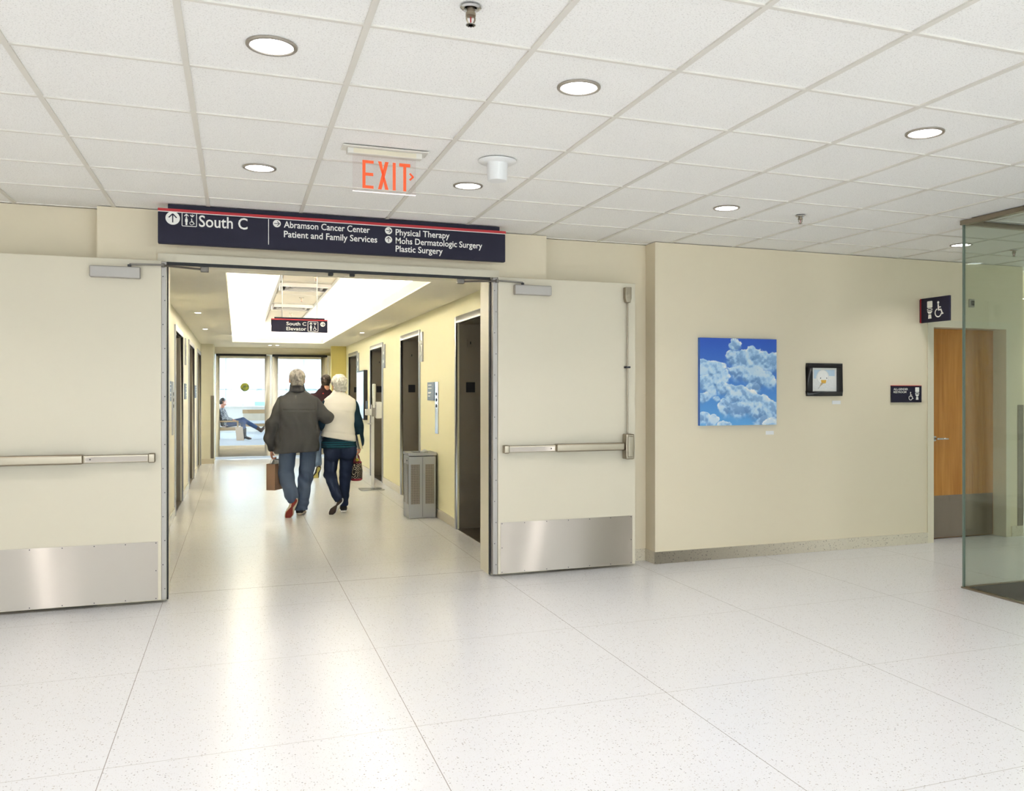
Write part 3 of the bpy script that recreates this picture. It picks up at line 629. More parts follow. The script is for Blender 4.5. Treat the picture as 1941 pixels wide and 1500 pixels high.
run(-1, 7.04, 19.3, LO, 'pale terrazzo baseboard along the cream lift wall', 'baseboard_corridor_left')
struct(MB().box(XL, -.45, 19.288, 19.3, 0, .105), 'baseboard_pier', terr_light, 'pale terrazzo baseboard of the left pier')
# soffit with the lit tray above it
TX0, TX1, TY0, TY1 = -.09, 1.665, 7.76, 18.38; UZ = 2.86; CV = .56
s = MB().box(XL - TK, TX0, 7.02, 20.55, ZT, ZT + .02).box(TX1, XR + TK, 7.02, 20.55, ZT, ZT + .02).box(TX0, TX1, 7.02, TY0, ZT, ZT + .02).box(TX0, TX1, TY1, 20.55, ZT, ZT + .02)
struct(s, 'ceiling_soffit', M_SOFFIT, 'cream soffit of the lift corridor around the lit tray')
s = MB(); e = .015
s.box(TX0 - e, TX0, TY0 - e, TY1 + e, ZT + .02, ZT + .12).box(TX1, TX1 + e, TY0 - e, TY1 + e, ZT + .02, ZT + .12).box(TX0, TX1, TY0 - e, TY0, ZT + .02, ZT + .12).box(TX0, TX1, TY1, TY1 + e, ZT + .02, ZT + .12)
struct(s, 'trim_4', mat('tray_upstand_paint', (206, 201, 188), .6), 'white upstand around the lit ceiling tray', cat='ceiling tray')
s = MB().box(TX0 - CV, TX1 + CV, TY0 - CV, TY1 + CV, UZ, UZ + .03)
s.box(TX0 - CV - .02, TX0 - CV, TY0 - CV, TY1 + CV, ZT + .02, UZ).box(TX1 + CV, TX1 + CV + .02, TY0 - CV, TY1 + CV, ZT + .02, UZ).box(TX0 - CV, TX1 + CV, TY0 - CV - .02, TY0 - CV, ZT + .02, UZ).box(TX0 - CV, TX1 + CV, TY1 + CV, TY1 + CV + .02, ZT + .02, UZ)
struct(s, 'ceiling_tray', M_WHITEWALL, 'white upper ceiling of the lit tray')
cu = MB()
cu.box(TX0 - .46, TX0 - .42, TY0, TY1, ZT + .025, ZT + .06).box(TX1 + .42, TX1 + .46, TY0, TY1, ZT + .025, ZT + .06).box(TX0, TX1, TY1 + .42, TY1 + .46, ZT + .025, ZT + .06)
tag(cu.build('cove_light', M_COVE), 'hidden light tubes in the cove of the corridor ceiling tray', 'cove light')
# tile strip down the middle of the tray: bars, two linear diffusers, sprinklers
M_STRIP = mat('tray_tile', (178, 170, 152), 0.8)
SX0, SX1 = .48, 1.12
s = MB().box(SX0, SX1, TY0 - .2, TY1 - .35, UZ - .018, UZ); struct(s, 'trim_5', M_STRIP, 'beige tile strip along the middle of the ceiling tray', cat='ceiling strip')
s = MB().box(SX0 - .02, SX0 + .012, TY0 - .2, TY1 - .35, UZ - .024, UZ).box(SX1 - .012, SX1 + .02, TY0 - .2, TY1 - .35, UZ - .024, UZ)
for y in (9.3, 10.9, 12.4, 13.6, 14.9): s.box(SX0, SX1, y - .006, y + .006, UZ - .022, UZ)
struct(s, 'trim_6', mat('strip_bar', (176, 172, 166), .4, .4), 'grey bars edging the tile strip in the ceiling tray', cat='ceiling grid')
def diffuser(y0, label):
    t = thing('air_diffuser', label, 'air vent', (.8, y0, UZ - .02), 'linear air diffusers in the tray strip')
    f = MB(); z = UZ - .05
    for i, (ins) in enumerate((0, .06, .12)):
        x0, x1, a, b = SX0 + .02 + ins * 1.2, SX1 - .02 - ins * 1.2, y0 + ins, y0 + .52 - ins
        zt, zb = UZ - .02 - .0, UZ - .024 - .012 * (2 - i) - .02
        for q in ((x0, x1, a, a + .03), (x0, x1, b - .03, b), (x0, x0 + .03, a, b), (x1 - .03, x1, a, b)): f.box(q[0], q[1], q[2], q[3], zb, zt)
    f.build('louver_frame', M_CLOSER, t, bevel=.004); MB().box(SX0 + .18, SX1 - .18, y0 + .15, y0 + .37, UZ - .034, UZ - .02).build('core', M_DARKGREY, t); return t
diffuser(11.05, 'square louvred air diffuser in the tray nearest the door frame'); diffuser(13.75, 'square louvred air diffuser in the tray behind the hanging lift sign')
sprinkler(.86, 10.35, 'sprinkler head in the tray before the first diffuser', UZ - .018, 1.0, 'sprinkler heads in the tray strip')
sprinkler(.86, 12.75, 'sprinkler head between the two tray diffusers', UZ - .018, 1.0, 'sprinkler heads in the tray strip')
sprinkler(.86, 15.3, 'sprinkler head in the tray past the second diffuser', UZ - .018, 1.0, 'sprinkler heads in the tray strip')
# small corridor downlights
sm = None
for x, y, lb in ((-.468, 11.79, 'small corridor downlight nearest the first left lift'), (-.479, 14.794, 'small corridor downlight second along the left soffit'), (.66, 19.4, 'left of two small downlights over the end doors'), (.81, 19.4, 'right of two small downlights over the end doors'), (1.981, 14.789, 'small corridor downlight on the right soffit')):
    if sm is None:
        sm = o = thing('small_downlight', lb, 'ceiling light', (x, y, ZT), 'small downlights in the corridor soffit')
        MB().lathe([(.036, ZT), (.036, ZT - .003), (.042, ZT - .002), (.044, ZT), (.036, ZT)], (x, y, 0), 24, caps=False).build('trim_ring', M_WPLASTIC, o, smooth='auto')
        MB().lathe([(0, ZT - .002), (.0355, ZT - .002), (.0355, ZT - .0005), (0, ZT - .0005)], (x, y, 0), 24).build('lens', M_SLENS, o)
        ld = bpy.data.lights.new('small_downlight_lamp', 'AREA'); ld.shape = 'DISK'; ld.size = .07; ld.energy = 1.2; ld.spread = math.radians(160); ld.color = (1, .985, .95)
        lo = bpy.data.objects.new('lamp', ld); COL.objects.link(lo); lo.parent = o; lo.location = (0, 0, -.005); OFF[lo.name] = (x, y, ZT)
    else:
        o = copy_tree(sm); o.location = (x, y, ZT); o['label'] = lb
        if y > 19:
            for c in o.children:
                if c.type == 'LIGHT': c.data = c.data.copy(); c.data.energy = 13.0
# lifts: steel frame with deep jambs, two sliding panels, floor plate
def lift(side, y0, y1, label, grp, pictured=True):
    xf = XR if side > 0 else XL; s = side
    t = thing('elevator_entrance', label, 'elevator', (xf, (y0 + y1) / 2, 0), grp)
    f = MB(); p = .018; fw = .055
    # projecting steel frame on the wall face
    f.box(xf - s * p, xf + s * .02, y0 - fw, y0, 0, ZO + .07).box(xf - s * p, xf + s * .02, y1, y1 + fw, 0, ZO + .07).box(xf - s * p, xf + s * .02, y0, y1, ZO, ZO + .07)
    f.build('steel_frame', M_STEELV, t, bevel=.002)
    j = MB().box(xf + s * .02, xf + s * .27, y1 - .006, y1 + .0, 0, ZO); j.build('far_jamb', M_DARKST, t)
    MB().box(xf + s * .02, xf + s * .27, y0, y0 + .006, 0, ZO).build('near_jamb', M_DARKST, t)
    MB().box(xf + s * .02, xf + s * .27, y0 + .006, y1 - .006, ZO - .006, ZO).build('head_lining', M_DARKST, t)
    ym = (y0 + y1) / 2
    MB().box(xf + s * .27, xf + s * .295, y0 + .006, ym - .002, .005, ZO - .008).build('door_panel', M_LIFTDOOR, t)
    MB().box(xf + s * .272, xf + s * .297, ym + .002, y1 - .006, .005, ZO - .008).build('door_panel', M_LIFTDOOR, t)
    MB().box(xf, xf + s * .3, y0 + .006, y1 - .006, 0, .004).build('door_sill', M_BAR, t)
    xc = xf + s * .145
    pl = MB().box(xc - .05, xc + .05, y1 - .0085, y1 - .006, 1.49, 1.60).build('floor_plate', M_BLACK, t)
    pn = MB().box(xc - .045, xc + .045, y1 - .0085, y1 - .006, 1.985, 2.075).build('lift_number_plate', M_DARKST, t)
    MB().box(xc - .006, xc + .006, y1 - .0092, y1 - .0085, 2.015, 2.045).build('raised_mark', M_BLACK, pn)
    return t
g1 = 'elevator entrances along the yellow wall'; g2 = 'elevator entrances along the cream wall'
lift(1, *RO[0], 'elevator entrance in the yellow wall nearest the double doors', g1); lift(1, *RO[1], 'elevator entrance behind the steel trash bin', g1)
lift(1, *RO[2], 'elevator entrance behind the sanitizer stand', g1); lift(1, *RO[3], 'farthest elevator entrance in the yellow wall', g1)
lift(-1, *LO[0], 'elevator entrance just inside the left door jamb', g2); lift(-1, *LO[1], 'nearest visible elevator entrance in the cream left wall', g2)
lift(-1, *LO[2], 'second elevator entrance in the cream left wall', g2); lift(-1, *LO[3], 'farthest elevator entrance in the cream left wall', g2)
# hall lanterns by the lifts
for xf, s, y, lb in ((XR, 1, 11.0, 'hall lantern beside the elevator behind the trash bin'), (XR, 1, 14.02, 'hall lantern beside the elevator behind the sanitizer stand'), (XR, 1, 17.2, 'hall lantern beside the farthest right elevator'), (XL, -1, 13.5, 'hall lantern on the cream wall between elevators')):
    t = thing('hall_lantern', lb, 'indicator', (xf, y, 1.88), 'hall lanterns beside the elevators')
    MB().box(xf - s * .02, xf, y - .055, y + .055, 1.885, 2.27).build('lantern_plate', M_STEELV, t, bevel=.003)
    q = MB()
    for z in (1.99, 2.13): q.lathe([(.03, xf - s * .028), (.03, xf - s * .02)], (0, y, z), 18, 'x')
    q.build('arrow_lens', M_WPLASTIC, t, smooth='auto')
# call stations
M_SLATE = mat('slate_blue_plate', (112, 128, 146), 0.4)
def station(xf, s, y, lb, plate=True):
    t = thing('call_station', lb, 'call panel', (xf, y, .99), 'elevator call panels on the corridor walls')
    MB().box(xf - s * .014, xf, y - .075, y + .075, .995, 1.615).build('button_plate', M_CHROME if s > 0 else M_STEELV, t, bevel=.002)
    b = MB()
    for z in (1.33, 1.40, 1.47): b.lathe([(.02, xf - s * .02), (.02, xf - s * .014)], (0, y, z), 16, 'x')
    b.build('call_button', M_DARKGREY, t, smooth='auto')
    return t
def floor_guide(xf, s, y0, y1, lb):
    t = thing('floor_directory', lb, 'sign', (xf, (y0 + y1) / 2, 1.39), 'slate blue directory plates by the elevators')
    MB().box(xf - s * .012, xf, y0, y1, 1.39, 1.615).build('plate', M_SLATE, t, bevel=.001)
    q = MB(); xx = xf - s * .0128
    for z, l in ((1.575, .20), (1.535, .2), (1.485, .18), (1.475, .14), (1.44, .12)): q.add([(xx, y1 - .05, z), (xx, y1 - .05 - l, z), (xx, y1 - .05 - l, z + .009), (xx, y1 - .05, z + .009)], [(0, 1, 2, 3)])
    q.build('fine_print', M_WHITE, t)
station(XR, 1, 10.12, 'steel call panel on the yellow wall right of the trash bin'); floor_guide(XR, 1, 10.26, 10.65, 'slate directory plate above the trash bin')
station(XL, -1, 10.9, 'steel call panel on the cream wall nearest the door jamb'); floor_guide(XL, -1, 10.35, 10.62, 'slate plate on the cream wall near the door jamb')
floor_guide(XL, -1, 13.35, 13.75, 'slate plate on the cream wall between the first two left elevators'); floor_guide(XL, -1, 16.55, 16.95, 'slate plate on the cream wall before the farthest left elevator')
# wall display between the far right lifts
t = thing('wall_display', 'upright wall display panel left of the sanitizer stand', 'display', (XR, 16.4, .9))
MB().box(XR - .07, XR, 16.0, 16.95, .98, 1.90).build('case', M_DARKGREY, t, bevel=.004)
MB().box(XR - .074, XR - .07, 16.03, 16.92, 1.01, 1.87).build('screen', mat('display_screen', (186, 208, 228), .15, emit=(170, 205, 240), es=.5), t)
# corner guard on the left pier
tag(MB().box(-.52, -.458, 19.292, 19.2985, .11, 1.42).box(-.462, -.456, 19.292, 19.36, .11, 1.42).build('corner_guard', M_DARKST), 'stainless corner guard on the pier left of the end doors', 'corner guard')

# hanging lift sign
t = thing('hanging_sign', 'small navy elevator sign hanging inside the lift corridor', 'sign', (.63, 9.6, 2.13))
MB().box(.338, .92, 9.6, 9.64, 2.136, 2.262).build('sign_panel', M_NAVY, t, bevel=.002); MB().box(.338, .92, 9.596, 9.644, 2.2625, 2.275).build('red_stripe', M_RED, t)
MB().box(.37, .89, 9.608, 9.632, 2.275, 2.292).build('mounting_rail', M_NAVY, t)
hr = MB()
for x in (.45, .81): hr.tube([(x, 9.62, 2.29), (x, 9.62, UZ - .015)], .004, 8)
hr.build('hanger_rod', M_CLOSER, t)
text_mesh(MB(), 'South C', .492, 9.5985, 2.208, width=.205, height=.037).build('lettering', M_WHITE, t); text_mesh(MB(), 'Elevator', .492, 9.5985, 2.155, width=.205, height=.037).build('lettering', M_WHITE, t)
marks(MB(), lift_icon(.766, 2.199, .105), 9.5985).build('elevator_pictogram', M_WHITE, t); bd = marks(MB(), [disc(.868, 2.226, .026)], 9.5985).build('arrow_badge', M_WHITE, t)
marks(MB(), arrow(.868, 2.226, .036, 0), 9.598).build('arrow', M_NAVY, bd)

# ------------------------------------------------------------------ trash bin
t = thing('trash_bin', 'square stainless trash bin against the yellow corridor wall', 'trash bin', (2.05, 10.25, 0))
x0, x1, y0, y1 = 1.885, 2.222, 10.06, 10.42
MB().box(x0 + .006, x1 - .006, y0 + .006, y1 - .006, .0, .735).build('body', M_STEELV, t, bevel=.008)
M_PERF = mat('perforated_steel', (150, 144, 134), 0.4, 1.0)
_s = N(M_PERF, 'ShaderNodeSeparateXYZ'); L(M_PERF, geo(M_PERF), _s.inputs[0])
_h = math_(M_PERF, 'ADD', _s.outputs[0], _s.outputs[1])
def _dots(c):
    f_ = math_(M_PERF, 'FRACT', math_(M_PERF, 'MULTIPLY', c, 80.0)); return math_(M_PERF, 'POWER', math_(M_PERF, 'SUBTRACT', f_, 0.5), 2.0)
_d = math_(M_PERF, 'LESS_THAN', math_(M_PERF, 'ADD', _dots(_h), _dots(_s.outputs[2])), 0.10)
L(M_PERF, mixc(M_PERF, _d, lin((168, 160, 148)), lin((40, 38, 36))), BS(M_PERF).inputs['Base Color'])
p = MB()
for a, b in ((x0 + .03, x0 + .135), (x1 - .135, x1 - .03)): p.box(a, b, y0 + .003, y0 + .0065, .17, .64)
for a, b in ((y0 + .03, y0 + .145), (y1 - .145, y1 - .03)): p.box(x0 + .003, x0 + .0065, a, b, .17, .64)
p.build('perforated_panel', M_PERF, t)
MB().box((x0 + x1) / 2 - .0015, (x0 + x1) / 2 + .0015, y0 + .003, y0 + .0065, .02, .72).build('door_seam', M_DARKGREY, t)
lid = MB(); z0, z1 = .742, .775; a = .075
for q in ((x0, x1, y0, y0 + a), (x0, x1, y1 - a, y1), (x0, x0 + a, y0 + a, y1 - a), (x1 - a, x1, y0 + a, y1 - a)): lid.box(q[0], q[1], q[2], q[3], z0, z1)
ld = lid.build('lid', M_STEELV, t); MB().box(x0 + a, x1 - a, y0 + a, y1 - a, z0 - .02, z0 + .012).build('opening', M_BLACK, t)
MB().tube([(x1 - .16, y0 + .12, .775), (x1 - .12, y0 + .14, .79), (x1 - .09, y0 + .17, .778)], .018, 8).build('crumpled_liner', M_WPLASTIC, t, smooth='auto')
MB().lathe([(.008, x0 + .001), (.008, x0 + .006)], (0, y0 + .12, .68), 12, 'x').build('lock', M_DARKGREY, t)

# ------------------------------------------------------------------ hand sanitizer stand
t = thing('sanitizer_stand', 'white hand sanitizer stand on a steel foot plate', 'sanitizer stand', (1.93, 13.35, 0))
MB().prism(rrect(1.75, 2.11, 13.15, 13.5, .05), 'z', 0, .012).build('foot_plate', M_STEELV, t, bevel=.003)
MB().box(1.925, 1.968, 13.3, 13.345, .012, 1.3).build('post', M_WPLASTIC, t, bevel=.005)
pn = MB().box(1.945, 1.985, 13.27, 13.36, 1.25, 1.62).build('sign_holder', M_WPLASTIC, t, bevel=.012)
MB().box(1.99, 2.075, 13.24, 13.36, 1.09, 1.345).build('dispenser', M_WPLASTIC, t, bevel=.015)
MB().box(1.93, 1.99, 13.28, 13.34, 1.12, 1.30).build('bracket', M_CLOSER, t, bevel=.004)
MB().box(1.835, 1.925, 13.26, 13.36, 1.14, 1.235).build('tissue_box', M_WPLASTIC, t, bevel=.006)
MB().box(1.84, 1.87, 13.28, 13.34, 1.24, 1.36).build('spare_bottle', M_SLATE, t, bevel=.006)
MB().lathe([(.02, 1.0), (.035, 1.005), (.04, 1.02), (.036, 1.02), (.03, 1.01), (.0, 1.008)], (1.9, 13.3, 0), 18).build('drip_tray', M_WPLASTIC, t, smooth='auto')

# ------------------------------------------------------------------ glazed end doors
YE = 20.55
M_EF = mat('end_door_enamel', (238, 232, 216), 0.45)
t = thing('window_1', 'cream glazed end doors of the corridor with black closer bars', 'glazed doors', (.8, YE, 0), kind='structure')
def ring(x0, x1, z0, z1, gx0, gx1, gz0, gz1, y0, y1):
    return MB().box(x0, gx0, y0, y1, z0, z1).box(gx1, x1, y0, y1, z0, z1).box(gx0, gx1, y0, y1, z0, gz0).box(gx0, gx1, y0, y1, gz1, z1)
MB().box(-.462, 2.06, YE, YE + .1, 2.34, ZT).box(1.985, 2.06, YE, YE + .1, 0, 2.34).box(.712, .735, YE, YE + .05, .0, 2.34).build('door_frame', M_EF, t, bevel=.003)
for x0, x1, g0, g1 in ((-.45, .708, -.371, .587), (.739, 1.98, .871, 1.826)):
    lf = ring(x0, x1, .05, 2.333, g0, g1, .295, 2.252, YE + .02, YE + .065).build('door_leaf', M_EF, t, bevel=.004)
    MB().box(g0, g1, YE + .04, YE + .046, .295, 2.252).build('glass_pane', M_GLASS, lf)
    MB().box(x0 + .01, x1 - .09 if x0 < 0 else x1 - .02, YE - .03, YE + .02, 2.305, 2.352).build('closer_bar', M_BLACK, lf, bevel=.006)
M_DECAL = mat('green_decal', (130, 138, 52), 0.5)
L(M_DECAL, ramp(M_DECAL, noise(M_DECAL, 14, 4), [(0.35, (44, 66, 74)), (0.5, (120, 134, 48)), (0.68, (206, 186, 60))]), BS(M_DECAL).inputs['Base Color'])
tag(MB().lathe([(0, YE + .034), (.095, YE + .034), (.095, YE + .038), (0, YE + .038)], (.16, 0, 1.608), 40, 'y').build('round_decal', M_DECAL), 'round green and yellow decal on the left end door glass', 'decal')
w = MB().box(-6, -.462, YE, YE + .15, 0, 3.0).box(2.06, 8, YE, YE + .15, 0, 3.0).box(-.462, 2.06, YE, YE + .15, ZT, 3.0)
struct(w, 'wall_end', M_CREAM, 'cream wall around the glazed end doors')
# ------------------------------------------------------------------ lounge beyond the end doors
struct(MB().box(-6.2, 8.2, 20.55, 34.8, -.12, 0.0), 'floor_lounge', M_CARPET, 'pale grey carpet of the lounge behind the end doors')
struct(MB().box(-6.2, 8.2, 20.7, 34.8, 3.0, 3.1), 'ceiling_lounge', M_WHITEWALL, 'white ceiling of the lounge')
struct(MB().box(-6.2, -6, 20.7, 34.8, 0, .9).box(8, 8.2, 20.7, 34.8, 0, .9).box(-6.2, -6, 20.7, 22.5, .9, 3.0).box(8, 8.2, 20.7, 22.5, .9, 3.0), 'wall_lounge', M_WHITEWALL, 'white side walls of the lounge')
struct(MB().box(-6.2, 8.2, 34.5, 34.7, 0, .93).box(-6.2, 8.2, 34.35, 34.7, .93, .97), 'wall_lounge_window', M_WHITEWALL, 'white parapet and sill under the lounge windows')
t = thing('window_2', 'wide bright lounge windows with pale shades behind the end doors', 'window', (1, 34.6, .97), kind='structure')
f = MB().box(-6, 8, 34.52, 34.6, 2.92, 3.0).box(-6, 8, 34.52, 34.6, 1.585, 1.62)
for x in np.arange(-6, 8.1, 2.8): f.box(x - .03, x + .03, 34.52, 34.6, .97, 3.0)
f.build('window_frame', mat('window_aluminium', (196, 206, 214), .4, .3), t)
MB().box(-6, 8, 34.56, 34.566, .97, 2.95).build('glass_pane', M_GLASS, t)
M_SHADE = bpy.data.materials.new('pale_roller_shade'); M_SHADE.use_nodes = True; _nt = M_SHADE.node_tree; _nt.nodes.clear()
_o = _nt.nodes.new('ShaderNodeOutputMaterial'); _a = _nt.nodes.new('ShaderNodeBsdfTranslucent'); _b = _nt.nodes.new('ShaderNodeBsdfTransparent'); _m = _nt.nodes.new('ShaderNodeMixShader')
_a.inputs[0].default_value = (.86, .92, .95, 1); _b.inputs[0].default_value = (.9, .95, 1, 1); _m.inputs[0].default_value = .55
_nt.links.new(_a.outputs[0], _m.inputs[1]); _nt.links.new(_b.outputs[0], _m.inputs[2]); _nt.links.new(_m.outputs[0], _o.inputs[0])
MB().box(-6, 8, 34.46, 34.464, 1.63, 2.96).build('roller_shade', M_SHADE, t)
# pale buildings outside
M_BLD = mat('pale_concrete', (186, 200, 208), .8); M_BW = mat('building_window', (120, 150, 176), .3)
for i, (x0, x1, y, h, lb) in enumerate(((-9, -.4, 60, 9, 'pale grey building outside the lounge windows, left block'), (.4, 14, 66, 14, 'pale grey building outside the lounge windows, right block'))):
    t = thing('outside_building', lb, 'building', ((x0 + x1) / 2, y + 5, -3), 'buildings outside the lounge windows')
    MB().box(x0, x1, y, y + 10, -3, h).build('facade', M_BLD, t)
    q = MB()
    for zz_ in np.arange(-1.6, h - 1, 1.6):
        for xx in np.arange(x0 + .8, x1 - 1.2, 1.7): q.box(xx, xx + .95, y - .03, y, zz_, zz_ + .8)
    q.build('window_grid', M_BW, t)
struct(MB().box(-120, 120, 34.7, 200, -3.2, -3.0), 'ground', mat('outdoor_paving', (190, 196, 196), .9), 'pale ground outside the lounge')
# benches by the window
M_BENCHB = mat('bench_back_panel', (206, 196, 178), .6)
pb = None
for x0, x1, lb in ((.18, 1.15, 'left bench by the lounge window, behind the seated person'), (1.19, 2.6, 'right bench by the lounge window, beside the white post')):
    t = thing('bench', lb, 'bench', ((x0 + x1) / 2, 33, 0), 'benches by the lounge window')
    MB().box(x0, x1, 33.25, 33.29, .72, .86).build('top_rail', M_TAN, t, bevel=.004); MB().box(x0 + .02, x1 - .02, 33.26, 33.28, .46, .72).build('backrest', M_BENCHB, t)
    MB().box(x0, x1, 32.75, 33.25, .36, .46).build('seat', M_SEATW, t, bevel=.02); MB().box(x0 + .02, x1 - .02, 32.8, 33.22, .26, .36).build('seat_frame', M_TAN, t)
    for xx in (x0 + .06, x1 - .11):
        for yy in (32.82, 33.15): MB().box(xx, xx + .05, yy, yy + .05, 0, .27).build('leg', M_CHROME, t)
t = thing('lounge_chair', 'wooden lounge chair of the seated person', 'chair', (-.28, 28.85, 0))
MB().box(-.55, .08, 28.55, 29.15, .30, .40).build('seat', M_TAN, t, bevel=.02); MB().box(-.62, -.52, 28.55, 29.15, .36, .95).build('backrest', M_SEATW, t, bevel=.03)
for yy in (28.54, 29.11):
    MB().box(-.56, .04, yy, yy + .05, .56, .61).build('armrest', M_TAN, t, bevel=.01)
    for xx in (-.56, -.01): MB().box(xx, xx + .05, yy, yy + .05, 0, .58).build('leg', M_TAN, t)

# ------------------------------------------------------------------ signed-distance bodies: smooth unions of tapered limbs, meshed by surface nets
class Field:
    def __init__(s, lo, hi, res):
        s.lo = np.array(lo, float); s.res = res; s.n = np.ceil((np.array(hi) - s.lo) / res).astype(int) + 1
        s.ax = [s.lo[i] + res * np.arange(s.n[i]) for i in range(3)]
        s.d = np.full(s.n, 0.2, np.float32)
    def sl(s, lo, hi):
        a = np.clip(np.floor((np.array(lo) - s.lo) / s.res).astype(int), 0, s.n - 1); b = np.clip(np.ceil((np.array(hi) - s.lo) / s.res).astype(int) + 1, 1, s.n)
        b = np.maximum(b, a + 1); S = tuple(slice(a[i], b[i]) for i in range(3)); return S, np.meshgrid(*[s.ax[i][S[i]] for i in range(3)], indexing='ij')
    def _put(s, S, d, k, sub=False):
        e = s.d[S]
        if sub: d = -d; h = np.clip(.5 - .5 * (e - d) / k, 0, 1); s.d[S] = e * (1 - h) + d * h + k * h * (1 - h)
        else: h = np.clip(.5 + .5 * (e - d) / k, 0, 1); s.d[S] = e * (1 - h) + d * h - k * h * (1 - h)
    def cap(s, a, b, ra, rb=None, k=.02, sub=False, flat=None):
        rb = ra if rb is None else rb; a, b = np.array(a, float), np.array(b, float); m = max(ra, rb) + .06 + k
        S, (X, Y, Z) = s.sl(np.minimum(a, b) - m, np.maximum(a, b) + m); ba = b - a; q = max(ba @ ba, 1e-9)
        fy = flat or 1.0
        t = np.clip(((X - a[0]) * ba[0] + (Y - a[1]) * ba[1] + (Z - a[2]) * ba[2]) / q, 0, 1)
        d = np.sqrt((X - a[0] - t * ba[0]) ** 2 + ((Y - a[1] - t * ba[1]) / fy) ** 2 + (Z - a[2] - t * ba[2]) ** 2) - (ra + (rb - ra) * t)
        s._put(S, d * min(1, fy), k, sub); return s
    def chain(s, pts, rs, k=.02):
        for i in range(len(pts) - 1): s.cap(pts[i], pts[i + 1], rs[i], rs[i + 1], k)
        return s
    def ell(s, c, r, k=.02, sub=False):
        c, r = np.array(c, float), np.array(r, float); m = r + .06 + k
        S, (X, Y, Z) = s.sl(c - m, c + m); p = [(X - c[0]), (Y - c[1]), (Z - c[2])]
        k0 = np.sqrt(sum((p[i] / r[i]) ** 2 for i in range(3))); k1 = np.sqrt(sum((p[i] / r[i] ** 2) ** 2 for i in range(3))) + 1e-9
        s._put(S, k0 * (k0 - 1) / k1, k, sub); return s
    def loft(s, rows, k=.02, power=2.4):
        """rows: (z, cx, cy, half width, half depth) bottom to top"""
        R = np.array(rows, float); mx = R[:, 3].max() + .08; my = R[:, 4].max() + .08
        S, (X, Y, Z) = s.sl((R[:, 1].min() - mx, R[:, 2].min() - my, R[0, 0] - .08), (R[:, 1].max() + mx, R[:, 2].max() + my, R[-1, 0] + .08))
        cx, cy, a, b = (np.interp(Z, R[:, 0], R[:, i]) for i in (1, 2, 3, 4))
        rr = (np.abs((X - cx) / a) ** power + np.abs((Y - cy) / b) ** power) ** (1 / power)
        d = np.maximum((rr - 1) * np.minimum(a, b), np.maximum(R[0, 0] - Z, Z - R[-1, 0])); s._put(S, d, k); return s
    def cut(s, p, n):
        """keep the half space (x - p).n < 0"""
        n = np.array(n, float); n /= np.linalg.norm(n); X, Y, Z = np.meshgrid(*s.ax, indexing='ij')
        s.d = np.maximum(s.d, ((X - p[0]) * n[0] + (Y - p[1]) * n[1] + (Z - p[2]) * n[2]).astype(np.float32)); return s
    def wrinkle(s, fn):
        X, Y, Z = np.meshgrid(*s.ax, indexing='ij'); s.d += fn(X, Y, Z).astype(np.float32); return s
    def mesh(s):
        d = s.d; ins = d < 0; nx, ny, nz = d.shape
        cor = [(i, j, k) for i in (0, 1) for j in (0, 1) for k in (0, 1)]
        cs = sum(ins[i:nx - 1 + i, j:ny - 1 + j, k:nz - 1 + k].astype(np.int8) for i, j, k in cor); act = (cs > 0) & (cs < 8)
        idx = np.argwhere(act); vid = np.full(act.shape, -1, np.int64); vid[act] = np.arange(len(idx))
        acc = np.zeros((len(idx), 3)); cnt = np.zeros(len(idx))
        for a in cor:
            for ax in range(3):
                if a[ax]: continue
                b = list(a); b[ax] = 1
                da = d[idx[:, 0] + a[0], idx[:, 1] + a[1], idx[:, 2] + a[2]]; db = d[idx[:, 0] + b[0], idx[:, 1] + b[1], idx[:, 2] + b[2]]
                m = (da < 0) != (db < 0); t = np.where(m, da / np.where(m, da - db, 1), 0)
                p = np.tile(np.array(a, float), (len(idx), 1)); p[:, ax] += t; acc[m] += p[m]; cnt[m] += 1
        V = s.lo + (idx + acc / np.maximum(cnt, 1)[:, None]) * s.res; F = []
        for ax in range(3):
            o = [0, 1, 2]; o.remove(ax); u, v = o
            sh = [slice(1, -1)] * 3; sh[ax] = slice(0, -1); s2 = list(sh); s2[ax] = slice(1, None)
            A = ins[tuple(sh)]; B = ins[tuple(s2)]; ed = np.argwhere(A != B); fl = A[A != B]; ed[:, u] += 1; ed[:, v] += 1
            def g(du, dv):
                q = ed.copy(); q[:, u] -= du; q[:, v] -= dv; return vid[q[:, 0], q[:, 1], q[:, 2]]
            Q = np.stack([g(1, 1), g(0, 1), g(0, 0), g(1, 0)], 1)
            if ax == 1: fl = ~fl
            Q[~fl] = Q[~fl][:, ::-1]; F.append(Q)
        F = np.concatenate(F); return V, F[(F >= 0).all(1)]
def skin(fld, name, m, parent, off, smooth_it=2):
    V, F = fld.mesh()
    for _ in range(smooth_it):                                    # light relaxation
        acc = np.zeros_like(V); n = np.zeros(len(V))
        for i in range(4):
            a, b = F[:, i], F[:, (i + 1) % 4]; np.add.at(acc, a, V[b]); np.add.at(n, a, 1)
        V = V * .5 + .5 * acc / np.maximum(n, 1)[:, None]
    return link_mesh(name, V + np.array(off), F, m, parent, smooth=True, fixn=False)
def unit(v): v = np.array(v, float); return v / np.linalg.norm(v)
